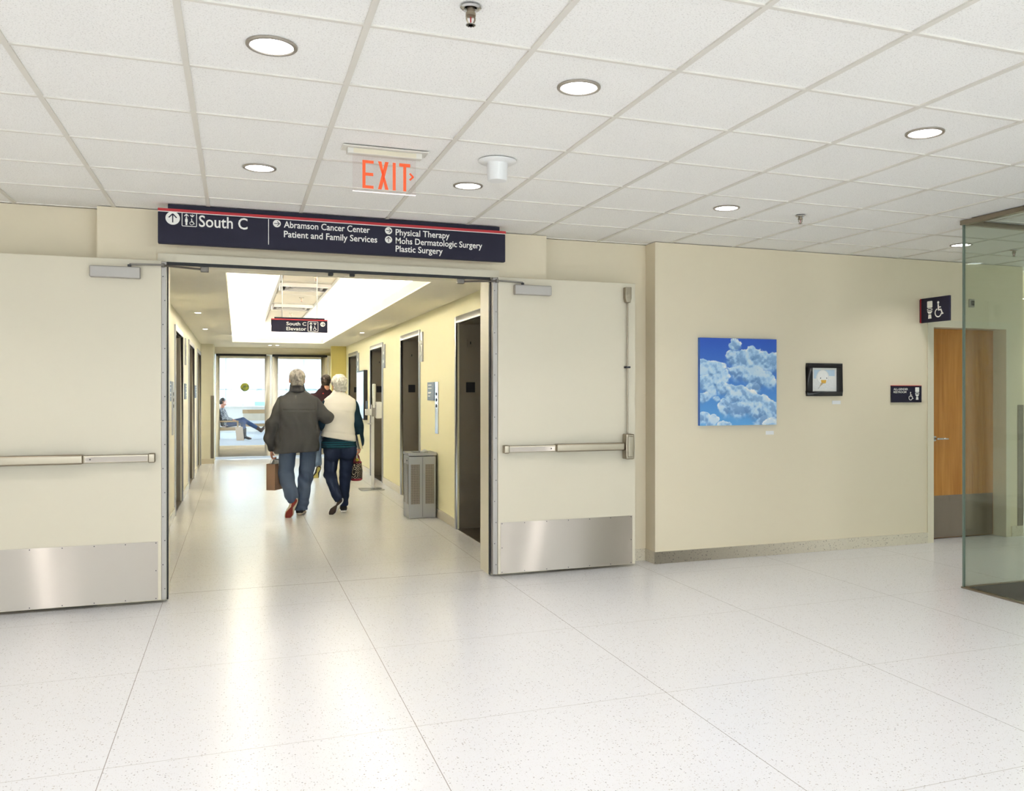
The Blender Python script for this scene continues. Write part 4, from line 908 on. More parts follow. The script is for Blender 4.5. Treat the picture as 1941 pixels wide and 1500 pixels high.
def hand(f, w, d, palm, side, curl=.9, s=1.0):
    """w wrist, d towards the fingers, palm normal, side = direction of the thumb"""
    w, d, palm = np.array(w, float), unit(d), unit(palm); sd = np.array(side, float); sd = unit(sd - d * (sd @ d))
    for q in (-.026, -.009, .009, .026): f.cap(w + d * .02 * s + sd * q * .7 * s, w + d * .085 * s + sd * q * s, .014 * s, .012 * s, .012)
    for i, (q, l) in enumerate(((.030, .068), (.011, .076), (-.010, .070), (-.029, .054))):
        p = w + d * .088 * s + sd * q * s; a = curl * .6; u = d * math.cos(a) + palm * math.sin(a); p2 = p + u * l * .45 * s
        a2 = curl * 1.6; u2 = d * math.cos(a2) + palm * math.sin(a2); p3 = p2 + u2 * l * .33 * s; a3 = curl * 2.4; p4 = p3 + (d * math.cos(a3) + palm * math.sin(a3)) * l * .25 * s
        f.chain([p, p2, p3, p4], [.0095 * s, .0088 * s, .008 * s, .007 * s], .004)
    p = w + d * .03 * s + sd * .03 * s; p2 = p + (sd * .55 + d * .7 + palm * .3) * .042 * s; p3 = p2 + (d * .8 + palm * .6 - sd * .1) * .032 * s
    f.chain([p, p2, p3], [.013 * s, .0105 * s, .0085 * s], .006)
def head(f, c, s=1.0, yaw=0.0):
    """head facing +y turned by yaw; c = centre between the ears"""
    c = np.array(c, float); cy, sy = math.cos(yaw), math.sin(yaw)
    P = lambda x, y, z: c + s * np.array([x * cy - y * sy, x * sy + y * cy, z])
    f.ell(P(0, -.01, .045), (.076 * s, .094 * s, .082 * s), .02); f.ell(P(0, .035, -.03), (.058 * s, .062 * s, .085 * s), .03)
    f.cap(P(0, .06, -.095), P(0, .05, -.09), .028 * s, .03 * s, .03)
    f.cap(P(0, .088, .03), P(0, .108, -.015), .011 * s, .016 * s, .012); f.cap(P(-.03, .082, .052), P(.03, .082, .052), .012 * s, .012 * s, .015)
    for q in (-1, 1):
        f.ell(P(.031 * q, .092, .032), (.017 * s, .012 * s, .011 * s), .008, True); f.ell(P(.031 * q, .084, .031), (.013 * s,) * 3, .003)
        f.ell(P(.079 * q, -.008, .005), (.012 * s, .02 * s, .032 * s), .006); f.ell(P(.088 * q, -.002, .006), (.006 * s, .011 * s, .018 * s), .004, True)
        f.cap(P(.012 * q, .098, -.052), P(.018 * q, .094, -.052), .007 * s, .006 * s, .006)
    f.cap(P(-.02, .106, -.058), P(.02, .106, -.058), .003 * s, .003 * s, .004, True)
    f.chain([P(0, -.015, -.05), P(0, -.03, -.13)], [.058 * s, .058 * s], .03)
def hair(c, s, top, nape, yaw, name, m, parent, off, seed, low_face=.04, puff=.012):
    c = np.array(c, float); f = Field(c - .16, c + .18, .005); cy, sy = math.cos(yaw), math.sin(yaw); P = lambda x, y, z: c + s * np.array([x * cy - y * sy, x * sy + y * cy, z])
    f.ell(P(0, -.014, .045 + top), (.081 * s + puff, .098 * s + puff, .083 * s + puff), .01); f.ell(P(0, -.05, -.02), (.066 * s + puff * .6, .055 * s + puff * .6, .075 * s), .03)
    r = np.random.RandomState(seed); ph = r.rand(8) * 6.28
    f.wrinkle(lambda X, Y, Z: .003 * np.sin(60 * (X - c[0]) + 5 * np.sin(26 * (Z - c[2]) + ph[0]) + ph[1]) * np.sin(31 * (Z - c[2]) + 17 * (X - c[0]) + ph[5]) + .003 * np.sin(120 * (X - c[0]) + 60 * (Z - c[2]) + ph[2]) * np.sin(90 * (Y - c[1]) + ph[3]))
    f.cut(P(0, 0, nape), (0, -.25, -1)); a = unit([-sy, cy, 0]); f.cut(P(0, low_face, .02), (a[0], a[1], -.75))
    for q in (-1, 1): f.ell(P(.098 * q, .0, -.005), (.03 * s, .03 * s, .045 * s), .006, True)
    return skin(f, name, m, parent, off, 1)
def cloth_mat(name, rgb, rough=.85, sc=240, var=.12, bmp=.25):
    m = mat(name, rgb, rough, spec=.2); c = lin(rgb); n = noise(m, 5, 4); w = noise(m, sc, 2)
    col = mixc(m, n, tuple(v * (1 - var) for v in c), tuple(min(1, v * (1 + var)) for v in c)); L(m, col, BS(m).inputs['Base Color']); bump(m, w, bmp, .003); return m
M_SKIN = mat('skin', (214, 150, 124), .5); BS(M_SKIN).inputs['Subsurface Weight'].default_value = .05
def hair_mat(name, a, b):
    m = mat(name, a, .6); v = N(m, 'ShaderNodeVectorMath', operation='MULTIPLY'); L(m, N(m, 'ShaderNodeTexCoord').outputs['Object'], v.inputs[0]); v.inputs[1].default_value = (60, 50, 34)
    n = noise(m, 1.0, 3, v.outputs[0]); L(m, ramp(m, n, [(.35, a), (.65, b)]), BS(m).inputs['Base Color']); bump(m, n, .5, .006); return m
def shoe(parent, off, heel, toe, up, cols, length=.285, name='shoe'):
    """heel and toe = ground line of the sole"""
    heel, toe = np.array(heel, float), np.array(toe, float); fy = unit(toe - heel); fz = np.array(up, float); fz = unit(fz - fy * (fz @ fy)); fx = np.cross(fy, fz)
    sc_ = length / .285; R = np.stack([fx, fy, fz], 1)
    def put(f, nm, m, par): V, F = f.mesh(); V = (V * sc_) @ R.T + heel; return link_mesh(nm, V + np.array(off), F, m, par, smooth=True, fixn=False)
    f = Field((-.08, -.04, .0), (.08, .33, .15), .005)
    f.chain([(0, .035, .045), (0, .09, .05), (.0, .19, .035), (.004, .245, .028)], [.038, .038, .041, .034], .02); f.cap((0, .05, .05), (0, .05, .095), .042, .04, .02); f.ell((0, .05, .12), (.032, .04, .04), .008, True); f.cut((0, 0, .014), (0, 0, -1))
    u = put(f, name, cols[0], parent)
    def slab(z0, z1, g, nm, m, waist=1.0):
        f = Field((-.09, -.06, z0 - .02), (.09, .36, z1 + .02), .005); X, Y, Z = np.meshgrid(*f.ax, indexing='ij')
        cxx = np.interp(Y, [0, .1, .2, .29], [0, 0, .004, .006]); w = np.interp(Y, [-.0, .03, .12, .2, .26, .285], [.036, .039, .035 * waist, .048, .042, .032]) + g
        rn = np.sqrt(np.clip(1 - np.abs((Y - .1425) / (.1455 + g)) ** 5, 0, 1)); d2 = np.maximum(np.abs(X - cxx) - w * rn, np.maximum(-Y - g, Y - .285 - g)); f.d = (np.maximum(d2, np.maximum(z0 - Z, Z - z1))).astype(np.float32)
        return put(f, nm, m, u)
    slab(.004, .028, .003, 'midsole', cols[1]); slab(-.005, .006, -.006, 'outsole', cols[2], .5); return u
def limbs_body(fl, J):
    """slim continuous body inside the clothes"""
    f = fl
    f.loft([(J['hipz'] - .06, J['cx'], J['cy'], .13, .08), (J['hipz'] + .05, J['cx'], J['cy'], .135, .09), (J['hipz'] + .22, J['cx'], J['cy'], .12, .08), (J['shz'] - .15, J['cx'], J['cy'] + .01, .145, .09), (J['shz'] - .02, J['cx'], J['cy'] + .01, .13, .07)], .04, 2.2)
    for q in 'LR':
        f.chain([J['sh' + q], J['el' + q], J['wr' + q]], [.042, .034, .025], .03); f.chain([J['hip' + q], J['kn' + q], J['an' + q]], [.068, .046, .032], .03)
        a, h, t = np.array(J['an' + q]), np.array(J['heel' + q]), np.array(J['toe' + q]); up = unit(np.array(J['up' + q]))
        f.chain([a, h * .75 + t * .25 + up * .05, h * .3 + t * .7 + up * .035], [.032, .032, .026], .02)
    f.chain([(J['cx'], J['cy'] + .01, J['shz'] - .05), np.array(J['head']) + np.array((0, -.03, -.11))], [.07, .055], .04)
    head(f, J['head'], J.get('hs', 1), J['yaw']); return f
def jshoes(root, off, J, cols, length=.285):
    for q in 'LR': shoe(root, off, J['heel' + q], J['toe' + q], J['up' + q], cols, length)

# ---- man in the grey jacket
OM = np.array((.705, 10.88, 0.)); man = thing('person', 'person with grey hair in charcoal jacket and blue-grey trousers, walking away with a paper bag', 'person', tuple(OM), 'couple walking arm in arm')
J = dict(cx=-.01, cy=.02, hipz=.86, shz=1.42, head=(-.02, .055, 1.63), hs=1.1, yaw=0,
         shL=(-.19, .02, 1.375), elL=(-.325, -.01, 1.08), wrL=(-.315, .07, .80), shR=(.175, .02, 1.375), elR=(.345, -.05, 1.185), wrR=(.33, .20, 1.10),
         hipL=(-.125, .02, .84), knL=(-.15, .06, .47), anL=(-.085, -.2, .245), hipR=(.105, .02, .84), knR=(.07, .05, .47), anR=(.02, .03, .09),
         heelL=(-.052, -.275, .235), toeL=(-.15, -.215, .005), upL=(.15, 1, .15), heelR=(-.005, -.045, .0), toeR=(.06, .22, .0), upR=(0, 0, 1))
f = Field((-.52, -.42, -.02), (.55, .42, 1.80), .006); limbs_body(f, J); hand(f, J['wrL'], (0, .1, -1), (.9, .3, 0), (.0, 1, 0), .95); hand(f, J['wrR'], (-.3, 1, -.1), (-.4, 0, -1), (-1, 0, 0), .9)
skin(f, 'body', M_SKIN, man, OM, 1)
M_GREYHAIR = hair_mat('grey_hair', (134, 129, 122), (178, 171, 160))
hair(J['head'], 1.1, .0, -.075, 0, 'hair', M_GREYHAIR, man, OM, 4, .04, .008)
M_JACKET = cloth_mat('charcoal_jacket', (86, 85, 84))
f = Field((-.56, -.36, .70), (.58, .42, 1.62), .007)
f.loft([(.755, -.02, .0, .263, .155), (.9, -.02, .0, .258, .162), (1.1, -.015, .0, .247, .165), (1.25, -.01, .005, .24, .155), (1.36, -.01, .02, .23, .13), (1.42, -.01, .025, .215, .105), (1.46, -.01, .03, .165, .088), (1.51, -.015, .04, .1, .078), (1.535, -.016, .045, .085, .075)], .03, 2.6)
f.chain([(-.185, .02, 1.355), (-.30, .0, 1.10), (-.335, .03, .94), (-.315, .065, .825)], [.082, .078, .066, .05], .03)
f.chain([(.165, .02, 1.355), (.325, -.05, 1.18), (.345, .18, 1.11)], [.085, .078, .06], .03)
f.chain([(-.018, .035, 1.45), (-.02, .05, 1.545)], [.085, .076], .03)
f.ell((-.02, .07, 1.61), (.066, .066, .07), .01, True)
f.wrinkle(lambda X, Y, Z: .006 * np.sin(17 * X + 5 * Z + 2.0) * np.sin(6 * Z + 4 * X) + .003 * np.sin(23 * X + 13 * Z) * np.sin(9 * Z - 11 * X) + .005 * np.sin(34 * (X * .6 + Z) + 3 * np.sin(8 * X)) * (np.abs(X) > .2) + .002 * np.sin(60 * X + 9 * np.sin(5 * Z)) * (Z < 1.2))
f.wrinkle(lambda X, Y, Z: .006 * np.exp(-((Z - 1.275) / .007) ** 2) * (Y < -.03) * (np.abs(X + .01) < .19) + .008 * np.exp(-((X - .205 + .03 * (1.3 - Z)) / .008) ** 2) * (Y < 0) * (Z > 1.05) + .008 * np.exp(-((X + .222 + .03 * (1.3 - Z)) / .008) ** 2) * (Y < 0) * (Z > .9))
f.cut((0, 0, .765), (.05, 0, -1))
skin(f, 'jacket', M_JACKET, man, OM)
f = Field((-.17, -.13, 1.42), (.13, .2, 1.6), .005); f.chain([(-.018, .034, 1.49), (-.02, .052, 1.56)], [.1, .086], .01); f.ell((-.02, .075, 1.60), (.07, .07, .08), .01, True); f.cut((0, 0, 1.505), (.0, .3, -1)); f.cut((0, 0, 1.578), (0, -.3, 1)); f.cut((0, .12, 0), (0, 1, 0)); skin(f, 'collar', cloth_mat('jacket_collar', (80, 79, 79)), man, OM)
M_TROUS = cloth_mat('blue_grey_trousers', (92, 106, 130), .85, 200, .14)
f = Field((-.34, -.4, .04), (.32, .3, 1.0), .007)
f.loft([(.80, -.01, .01, .215, .13), (.98, -.01, .01, .21, .13)], .05, 2.4)
f.chain([(-.125, .01, .84), (-.155, .04, .5), (-.095, -.175, .27), (-.08, -.21, .235)], [.108, .09, .078, .072], .02); f.chain([(.115, .01, .84), (.085, .03, .48), (.022, .01, .075)], [.108, .085, .078], .02)
f.wrinkle(lambda X, Y, Z: .006 * np.sin(42 * (Z + .5 * X) + 3 * np.sin(13 * X)) * np.exp(-((Z - .45) / .16) ** 2) + .0035 * np.sin(26 * X + 11 * Z) + .005 * np.sin(70 * Z + 12 * X) * (Z < .2))
f.cut((0, 0, .058), (0, 0, -1)); skin(f, 'trousers', M_TROUS, man, OM)
M_SOLEW = mat('cream_midsole', (206, 194, 170), .6); M_SHOEB = mat('black_shoe_fabric', (40, 38, 38), .7); M_REDSOLE = mat('red_outsole', (150, 54, 42), .6)
jshoes(man, OM, J, (M_SHOEB, M_SOLEW, M_REDSOLE))
# kraft bag in the left hand
hl = OM + np.array((-.30, .09, .70))
t = thing('paper_bag', 'brown kraft paper bag carried in the left hand of the person in charcoal', 'bag', (OM[0] - .245, OM[1] + .08, .30))
ca, sa = math.cos(1.05), math.sin(1.05); BX = lambda u, v, z: (OM[0] - .255 + u * ca - v * sa, OM[1] + .09 + u * sa + v * ca, z)
V = [BX(u * .15, v * .055, z) for z in (.315, .63) for u, v in ((-1, -1), (1, -1), (1, 1), (-1, 1))]
V += [BX(u * .15, v * .0545 * .97, .62) for u, v in ((-.99, -1), (.99, -1), (.99, 1), (-.99, 1))] + [BX(u * .148, v * .052, .34) for u, v in ((-1, -1), (1, -1), (1, 1), (-1, 1))]
F = [(0, 3, 2, 1)] + [(i, (i + 1) % 4, 4 + (i + 1) % 4, 4 + i) for i in range(4)] + [(4 + i, 4 + (i + 1) % 4, 8 + (i + 1) % 4, 8 + i) for i in range(4)] + [(8 + i, 8 + (i + 1) % 4, 12 + (i + 1) % 4, 12 + i) for i in range(4)] + [(12, 13, 14, 15)]
M_KRAFT = mat('kraft_paper', (152, 120, 96), .8); bump(M_KRAFT, noise(M_KRAFT, 12, 3), .3, .01)
MB().add(V, F).build('bag_body', M_KRAFT, t)
M_CORD = mat('white_cord', (236, 234, 230), .8)
for v in (-.05, .05): MB().tube([BX(-.06, v, .60), BX(-.055, v, .66), hl + np.array((.0, v * .2, -.018)), BX(.055, v, .66), BX(.06, v, .60)], .006, 8).build('bag_handle', M_CORD, t, smooth='auto')
MB().add([BX(-.11, -.03, .6), BX(.09, -.02, .6), BX(.1, .02, .67), BX(-.02, .0, .69), BX(-.1, -.02, .66)], [(0, 1, 2, 3, 4)]).add([BX(-.1, .03, .6), BX(.08, .035, .6), BX(.06, .03, .665), BX(-.05, .02, .68)], [(0, 1, 2, 3)]).build('tissue_paper', M_WHITE, t)

# ---- woman in the cream vest
OW = np.array((1.205, 10.95, 0.)); wom = thing('person', 'person with short silver hair in cream vest, teal shirt and dark jeans', 'person', tuple(OW), 'couple walking arm in arm')
J = dict(cx=-.01, cy=.02, hipz=.84, shz=1.41, head=(-.015, .05, 1.565), hs=1.02, yaw=.35,
         shL=(-.165, .02, 1.35), elL=(-.235, -.02, 1.09), wrL=(-.19, .21, 1.04), shR=(.15, .02, 1.34), elR=(.225, -.02, 1.06), wrR=(.25, .04, .815),
         hipL=(-.1, .02, .82), knL=(-.125, .05, .46), anL=(-.06, -.2, .225), hipR=(.085, .02, .82), knR=(.05, .04, .46), anR=(.035, .02, .09),
         heelL=(-.012, -.26, .20), toeL=(-.145, -.19, .01), upL=(.35, 1, .25), heelR=(.035, -.05, .0), toeR=(.05, .2, .0), upR=(0, 0, 1))
f = Field((-.45, -.4, -.02), (.46, .42, 1.74), .006); limbs_body(f, J); hand(f, J['wrR'], (-.25, .1, -1), (-.9, .3, 0), (.0, 1, 0), 1.0, .92); hand(f, J['wrL'], (.3, 1, -.1), (.4, 0, -1), (1, 0, 0), .9, .92)
skin(f, 'body', M_SKIN, wom, OW, 1)
M_SILVER = hair_mat('silver_hair', (190, 186, 174), (238, 234, 224))
hair(J['head'], 1.02, .006, -.085, .35, 'hair', M_SILVER, wom, OW, 11, .05, .018)
M_VEST = cloth_mat('cream_quilted_vest', (236, 231, 222), .85, 160, .05)
f = Field((-.34, -.28, .78), (.32, .32, 1.58), .007)
f.loft([(.84, -.03, .0, .232, .15), (.97, -.03, .0, .205, .14), (1.1, -.02, .0, .185, .13), (1.27, -.01, .01, .2, .13), (1.36, -.01, .02, .202, .11), (1.405, -.01, .025, .19, .092), (1.44, -.01, .03, .14, .08), (1.475, -.012, .035, .09, .07)], .03, 2.7)
f.chain([(-.012, .03, 1.42), (-.014, .045, 1.49)], [.08, .078], .03); f.ell((-.015, .06, 1.54), (.062, .066, .07), .01, True)
f.wrinkle(lambda X, Y, Z: .004 * np.sin(21 * X + 7 * np.sin(4 * Z)) * (Z < 1.25) + .003 * np.sin(30 * Z + 14 * X) + .005 * np.exp(-((Z - .985 + .12 * X) / .008) ** 2) * (Y < 0) + .0035 * np.exp(-((Z - 1.455 ) / .006) ** 2))
for q, (x, z) in enumerate(((-.25, 1.22), (.238, 1.22))): f.ell((x, .01, z), (.045, .09, .12), .015, True)
f.cut((0, 0, .905), (-.19, 0, -1)); skin(f, 'vest', M_VEST, wom, OW)
M_TEAL = cloth_mat('teal_shirt', (30, 56, 70), .8)
f = Field((-.42, -.3, .74), (.42, .36, 1.46), .007)
f.loft([(.79, -.02, -.012, .218, .16), (.885, -.02, -.004, .206, .142), (.94, -.02, .005, .185, .115), (1.2, -.01, .01, .165, .105), (1.36, -.01, .02, .15, .08)], .03, 2.5)
f.chain([(.155, .02, 1.335), (.218, -.02, 1.08), (.252, .03, .845)], [.066, .058, .042], .03); f.chain([(-.165, .02, 1.345), (-.235, -.02, 1.09), (-.2, .18, 1.045)], [.06, .056, .044], .03)
f.wrinkle(lambda X, Y, Z: .003 * np.sin(48 * Z + 20 * X) * (np.abs(X) > .17)); f.cut((0, 0, .8), (0, 0, -1))
sh = skin(f, 'shirt', M_TEAL, wom, OW)
f = Field((-.3, -.25, .76), (.28, .25, .95), .006)
for z in (.822, .848, .874):
    q = (z - .79) / .14; f.loft([(z + e_, -.02, -.012 + .012 * q, .221 - .015 * q, .163 - .022 * q) for e_ in (-.008, .008)], .002, 2.5)
skin(f, 'stripe', cloth_mat('teal_stripe', (38, 92, 104)), sh, OW)
M_JEANS = cloth_mat('dark_jeans', (48, 58, 82), .85, 260, .2)
f = Field((-.32, -.38, .05), (.3, .28, .98), .007)
f.loft([(.74, -.01, .0, .195, .13), (.93, -.02, .01, .2, .125)], .05, 2.4); f.ell((-.095, -.07, .76), (.105, .09, .12), .03); f.ell((.085, -.07, .76), (.105, .09, .12), .03)
f.chain([(-.1, .0, .8), (-.125, .03, .47), (-.07, -.175, .245), (-.05, -.215, .205)], [.098, .074, .058, .055], .02); f.chain([(.088, .0, .8), (.06, .02, .46), (.037, .005, .1)], [.098, .072, .056], .02)
f.wrinkle(lambda X, Y, Z: .004 * np.sin(60 * (Z + .4 * X) + 3 * np.sin(17 * X)) * (np.exp(-((Z - .45) / .1) ** 2) + np.exp(-((Z - .16) / .08) ** 2))); f.cut((0, 0, .075), (0, 0, -1)); skin(f, 'jeans', M_JEANS, wom, OW)
jshoes(wom, OW, J, (M_SHOEB, M_WPLASTIC, mat('brown_black_outsole', (66, 52, 46), .6)), .265)
hr_ = OW + np.array((.222, .075, .735))
# book under the arm
t = thing('book', 'book with cream page edges held under the right arm beside the cream vest', 'book', (OW[0] + .235, OW[1] - .03, .8))
def rot(p, c, a): s_, c_ = math.sin(a), math.cos(a); x, z = p[0] - c[0], p[2] - c[2]; return (c[0] + x * c_ - z * s_, p[1], c[2] + x * s_ + z * c_)
def rbox(x0, x1, y0, y1, z0, z1, c, a):
    m = MB().box(x0, x1, y0, y1, z0, z1); m.v = [rot(p, c, a) for p in m.v]; return m
cb = (OW[0] + .225, 0, .875); yb = OW[1] - .085
rbox(cb[0] - .015, cb[0] + .015, yb, yb + .15, .79, .965, cb, .2).build('page_block', mat('cream_pages', (238, 226, 182), .8), t)
rbox(cb[0] - .019, cb[0] - .015, yb - .002, yb + .155, .785, .97, cb, .2).build('cover', M_DARKGREY, t); rbox(cb[0] + .015, cb[0] + .019, yb - .002, yb + .155, .785, .97, cb, .2).build('cover', M_DARKGREY, t)
# patterned tote in the right hand
t = thing('tote_bag', 'black and cream patterned tote bag with red handles held beside dark jeans', 'bag', (OW[0] + .195, OW[1] + .07, .38))
cx, cy_ = OW[0] + .20, OW[1] + .07
M_TOTE = mat('swirl_pattern_fabric', (40, 36, 34), .8); _tc = N(M_TOTE, 'ShaderNodeTexCoord').outputs['Object']
_v = N(M_TOTE, 'ShaderNodeTexVoronoi', feature='F1'); _v.inputs['Scale'].default_value = 17; L(M_TOTE, _tc, _v.inputs['Vector'])
_w = math_(M_TOTE, 'SINE', math_(M_TOTE, 'MULTIPLY', _v.outputs['Distance'], 22.0)); L(M_TOTE, mixc(M_TOTE, math_(M_TOTE, 'GREATER_THAN', _w, .55), lin((38, 34, 33)), lin((196, 184, 160))), BS(M_TOTE).inputs['Base Color'])
P_ = [(0, .385), (.066, .388), (.078, .41), (.082, .5), (.07, .61), (.066, .612), (.06, .6), (.07, .5), (.066, .42), (0, .41)]
m_ = MB().lathe(P_, (0, 0, 0), 28); m_.v = [(cx + v[0] * .95, cy_ + v[1] * 1.35, v[2]) for v in m_.v]; m_.build('bag_body', M_TOTE, t, smooth='auto')
M_TRED = mat('wine_red_leather', (146, 38, 52), .55)
m_ = MB().lathe([(0, .380), (.064, .381), (.079, .400), (.0795, .412), (.066, .388), (0, .386)], (0, 0, 0), 28); m_.v = [(cx + v[0] * .96, cy_ + v[1] * 1.36, v[2]) for v in m_.v]; m_.build('base_trim', M_TRED, t, smooth='auto')
m_ = MB().lathe([(.071, .604), (.0715, .616), (.064, .616), (.064, .604)], (0, 0, 0), 28); m_.v = [(cx + v[0] * .96, cy_ + v[1] * 1.36, v[2]) for v in m_.v]; m_.build('rim_trim', M_TRED, t, smooth='auto')
for yy in (-.07, .07): MB().tube([(cx - .045, cy_ + yy, .605), (cx - .02, cy_ + yy * .7, .68), (hr_[0] - .005, hr_[1] + yy * .15, hr_[2] - .012), (cx + .03, cy_ + yy * .7, .68), (cx + .045, cy_ + yy, .605)], .0055, 8).build('bag_handle', M_TRED, t, smooth='auto')
MB().prism(disc(cx + .01, .64, .02, 8), 'y', cy_ - .02, cy_ - .005).build('yellow_tag', mat('yellow_tag', (226, 204, 60), .6), t)

# ---- third person ahead of the couple
OT = np.array((1.435, 15.65, 0.)); per = thing('person', 'person in maroon jacket and blue jeans walking ahead, mostly hidden behind the couple', 'person', tuple(OT))
J = dict(cx=.0, cy=.02, hipz=.88, shz=1.47, head=(.04, .05, 1.675), hs=1.0, yaw=-.15,
         shL=(-.2, .02, 1.43), elL=(-.27, -.02, 1.15), wrL=(-.26, .12, .92), shR=(.2, .02, 1.43), elR=(.27, .0, 1.15), wrR=(.26, .16, .93),
         hipL=(-.1, .02, .86), knL=(-.125, .06, .48), anL=(-.12, -.2, .235), hipR=(.1, .02, .86), knR=(.1, .1, .48), anR=(.09, .1, .09),
         heelL=(-.10, -.27, .20), toeL=(-.16, -.19, .0), upL=(.1, 1, .3), heelR=(.09, .02, .0), toeR=(.1, .29, .0), upR=(0, 0, 1))
f = Field((-.45, -.4, -.02), (.45, .42, 1.84), .008); limbs_body(f, J)
for q, sx in (('L', 1), ('R', -1)): hand(f, J['wr' + q], (0, .3, -1), (sx, 0, 0), (0, 1, .2), .6)
skin(f, 'body', M_SKIN, per, OT, 1)
hair(J['head'], 1.0, .0, -.085, -.15, 'hair', hair_mat('dark_brown_hair', (52, 42, 38), (84, 70, 62)), per, OT, 8, .05, .007)
M_MAROON = cloth_mat('maroon_jacket', (62, 40, 46))
f = Field((-.42, -.3, .78), (.42, .4, 1.64), .009)
f.loft([(.84, 0, 0, .235, .15), (1.1, 0, 0, .23, .15), (1.3, 0, .01, .225, .14), (1.42, 0, .02, .205, .11), (1.49, .01, .03, .15, .08), (1.55, .015, .035, .095, .07)], .03, 2.6)
f.chain([(-.195, .02, 1.405), (-.27, -.02, 1.15), (-.262, .1, .95)], [.075, .066, .05], .03); f.chain([(.195, .02, 1.405), (.27, 0, 1.15), (.262, .14, .955)], [.075, .066, .05], .03); f.chain([(.012, .03, 1.5), (.02, .04, 1.57)], [.082, .074], .02)
f.wrinkle(lambda X, Y, Z: .004 * np.sin(20 * X + 8 * Z) * np.sin(9 * Z)); f.cut((0, 0, .85), (0, 0, -1)); jk = skin(f, 'jacket', M_MAROON, per, OT)
MB().lathe([(0, OT[1] - .098), (.013, OT[1] - .098), (.013, OT[1] - .08), (0, OT[1] - .08)], (OT[0] - .02, 0, 1.47), 14, 'y').build('red_emblem', M_RED, jk)
f = Field((-.32, -.38, .06), (.32, .3, 1.02), .009); f.loft([(.8, 0, .01, .19, .12), (.98, 0, .01, .195, .12)], .05, 2.4)
f.chain([(-.1, .01, .84), (-.125, .04, .5), (-.12, -.175, .25)], [.105, .084, .07], .03); f.chain([(.1, .01, .84), (.1, .08, .48), (.09, .085, .1)], [.105, .084, .07], .03); f.cut((0, 0, .08), (0, 0, -1)); skin(f, 'jeans', cloth_mat('light_blue_jeans', (112, 132, 162)), per, OT)
jshoes(per, OT, J, (mat('grey_shoe', (150, 148, 140), .7), M_SHOEB, mat('olive_outsole', (186, 176, 96), .6)))

# ---- seated person in the lounge, facing right, legs crossed
OS = np.array((-.28, 28.85, 0.)); sp = thing('person', 'person seated behind the left glass door, legs crossed in jeans and boots', 'person', tuple(OS))
f = Field((-.4, -.4, -.02), (1.2, .4, 1.4), .01)
f.loft([(.42, -.05, 0, .13, .17), (.6, -.08, 0, .12, .17), (.85, -.16, 0, .11, .18), (.98, -.18, 0, .08, .15)], .04, 2.2); f.chain([(-.18, 0, .96), (-.15, 0, 1.05)], [.06, .055], .03)
for q in (-1, 1): f.chain([(-.17, .19 * q, .94), (-.10, .25 * q, .68), (.15, .12 * q, .62)], [.045, .04, .03], .03); hand(f, (.15, .12 * q, .62), (1, -.4 * q, -.1), (0, 0, -1), (0, -q, .2), .6)
f.chain([(0, -.1, .5), (.44, -.1, .53), (.5, -.1, .1)], [.075, .055, .035], .03); f.chain([(0, .1, .5), (.45, .02, .62), (.98, -.03, .3)], [.075, .055, .035], .03); f.chain([(.5, -.1, .08), (.66, -.1, .05)], [.035, .028], .02); f.chain([(.98, -.03, .28), (1.07, -.03, .36)], [.035, .028], .02)
hc = np.array((-.13, 0, 1.19)); head(f, hc, .95, -math.pi / 2); skin(f, 'body', M_SKIN, sp, OS, 1)
hair(hc, .95, .0, -.1, -math.pi / 2, 'hair', hair_mat('dark_hair', (44, 40, 40), (76, 70, 66)), sp, OS, 21, .04, .014)
f = Field((-.45, -.4, .4), (.35, .4, 1.1), .012); f.loft([(.44, -.05, 0, .16, .2), (.6, -.08, 0, .145, .195), (.85, -.16, 0, .135, .205), (1.0, -.18, 0, .09, .15)], .04, 2.2)
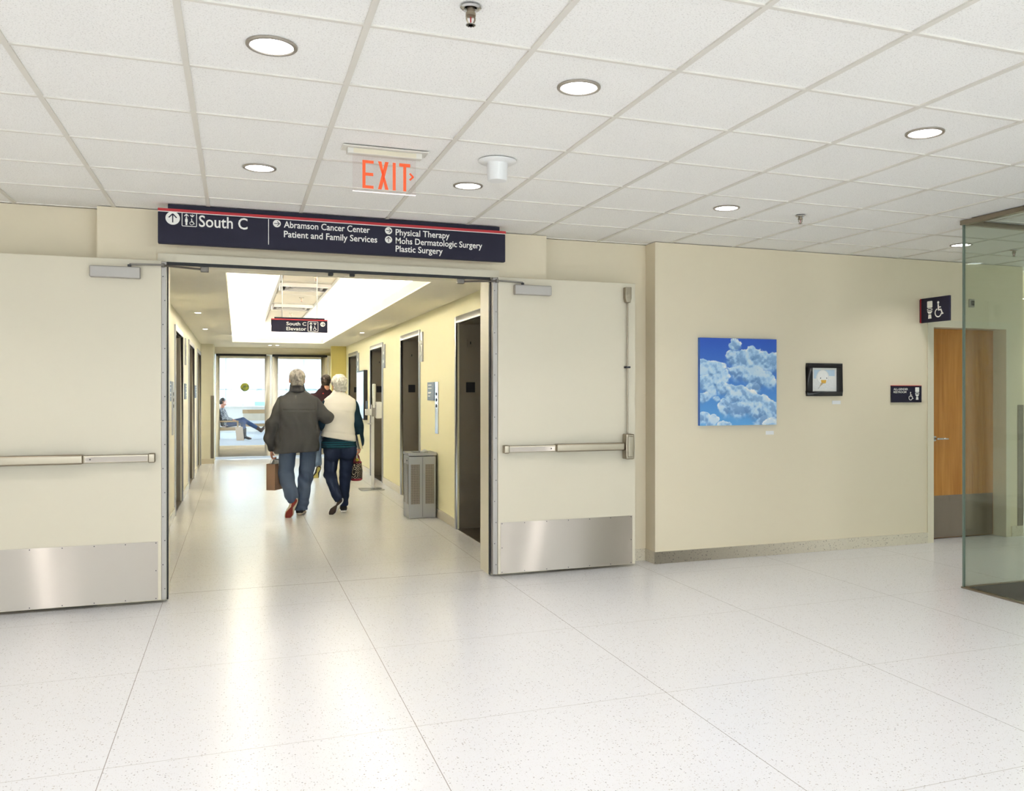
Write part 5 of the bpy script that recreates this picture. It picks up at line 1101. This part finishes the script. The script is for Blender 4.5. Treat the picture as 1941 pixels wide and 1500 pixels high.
for q in (-1, 1): f.chain([(-.17, .19 * q, .94), (-.10, .25 * q, .68), (.1, .15 * q, .63)], [.07, .062, .05], .03)
M_PAT = mat('grey_patterned_sweater', (150, 152, 158), .9); L(M_PAT, ramp(M_PAT, noise(M_PAT, 16, 3), [(.4, (64, 70, 84)), (.5, (190, 192, 196)), (.62, (96, 104, 112))]), BS(M_PAT).inputs['Base Color']); skin(f, 'sweater', M_PAT, sp, OS)
f = Field((-.25, -.3, .1), (1.1, .3, .8), .012); f.chain([(-.02, -.1, .5), (.44, -.1, .53), (.49, -.1, .32)], [.1, .075, .06], .04); f.chain([(-.02, .1, .5), (.45, .02, .62), (.86, -.02, .37)], [.1, .075, .06], .04); skin(f, 'jeans', cloth_mat('blue_jeans', (72, 92, 132)), sp, OS)
M_BOOT = mat('black_boot', (34, 32, 36), .5)
f = Field((.36, -.2, -.01), (.76, .0, .4), .008); f.chain([(.49, -.1, .34), (.5, -.1, .09), (.62, -.1, .04), (.68, -.1, .03)], [.062, .048, .036, .028], .03); f.cap((.49, -.1, .08), (.475, -.1, .01), .022, .016, .01); f.cut((0, 0, .0), (0, 0, -1)); skin(f, 'boot', M_BOOT, sp, OS)
f = Field((.75, -.14, .1), (1.22, .1, .56), .008); f.chain([(.88, -.02, .36), (.99, -.03, .275), (1.07, -.03, .36), (1.11, -.03, .42)], [.062, .05, .038, .03], .03); skin(f, 'boot', mat('brown_boot', (92, 72, 62), .5), sp, OS)
t = thing('shopping_bag', 'small tan bag standing by the seated person', 'bag', (.12, 28.4, 0))
MB().add([(-.02, 28.3, 0), (.2, 28.3, 0), (.2, 28.42, 0), (-.02, 28.42, 0), (-.06, 28.3, .42), (.16, 28.3, .42), (.16, 28.42, .42), (-.06, 28.42, .42)], [(0, 3, 2, 1), (0, 1, 5, 4), (1, 2, 6, 5), (2, 3, 7, 6), (3, 0, 4, 7)]).build('bag_body', mat('tan_paper', (206, 182, 158), .8), t)
MB().tube([(.0, 28.3, .40), (.02, 28.3, .52), (.08, 28.3, .52), (.1, 28.3, .40)], .006, 8).build('bag_handle', M_TAN, t, smooth='auto')
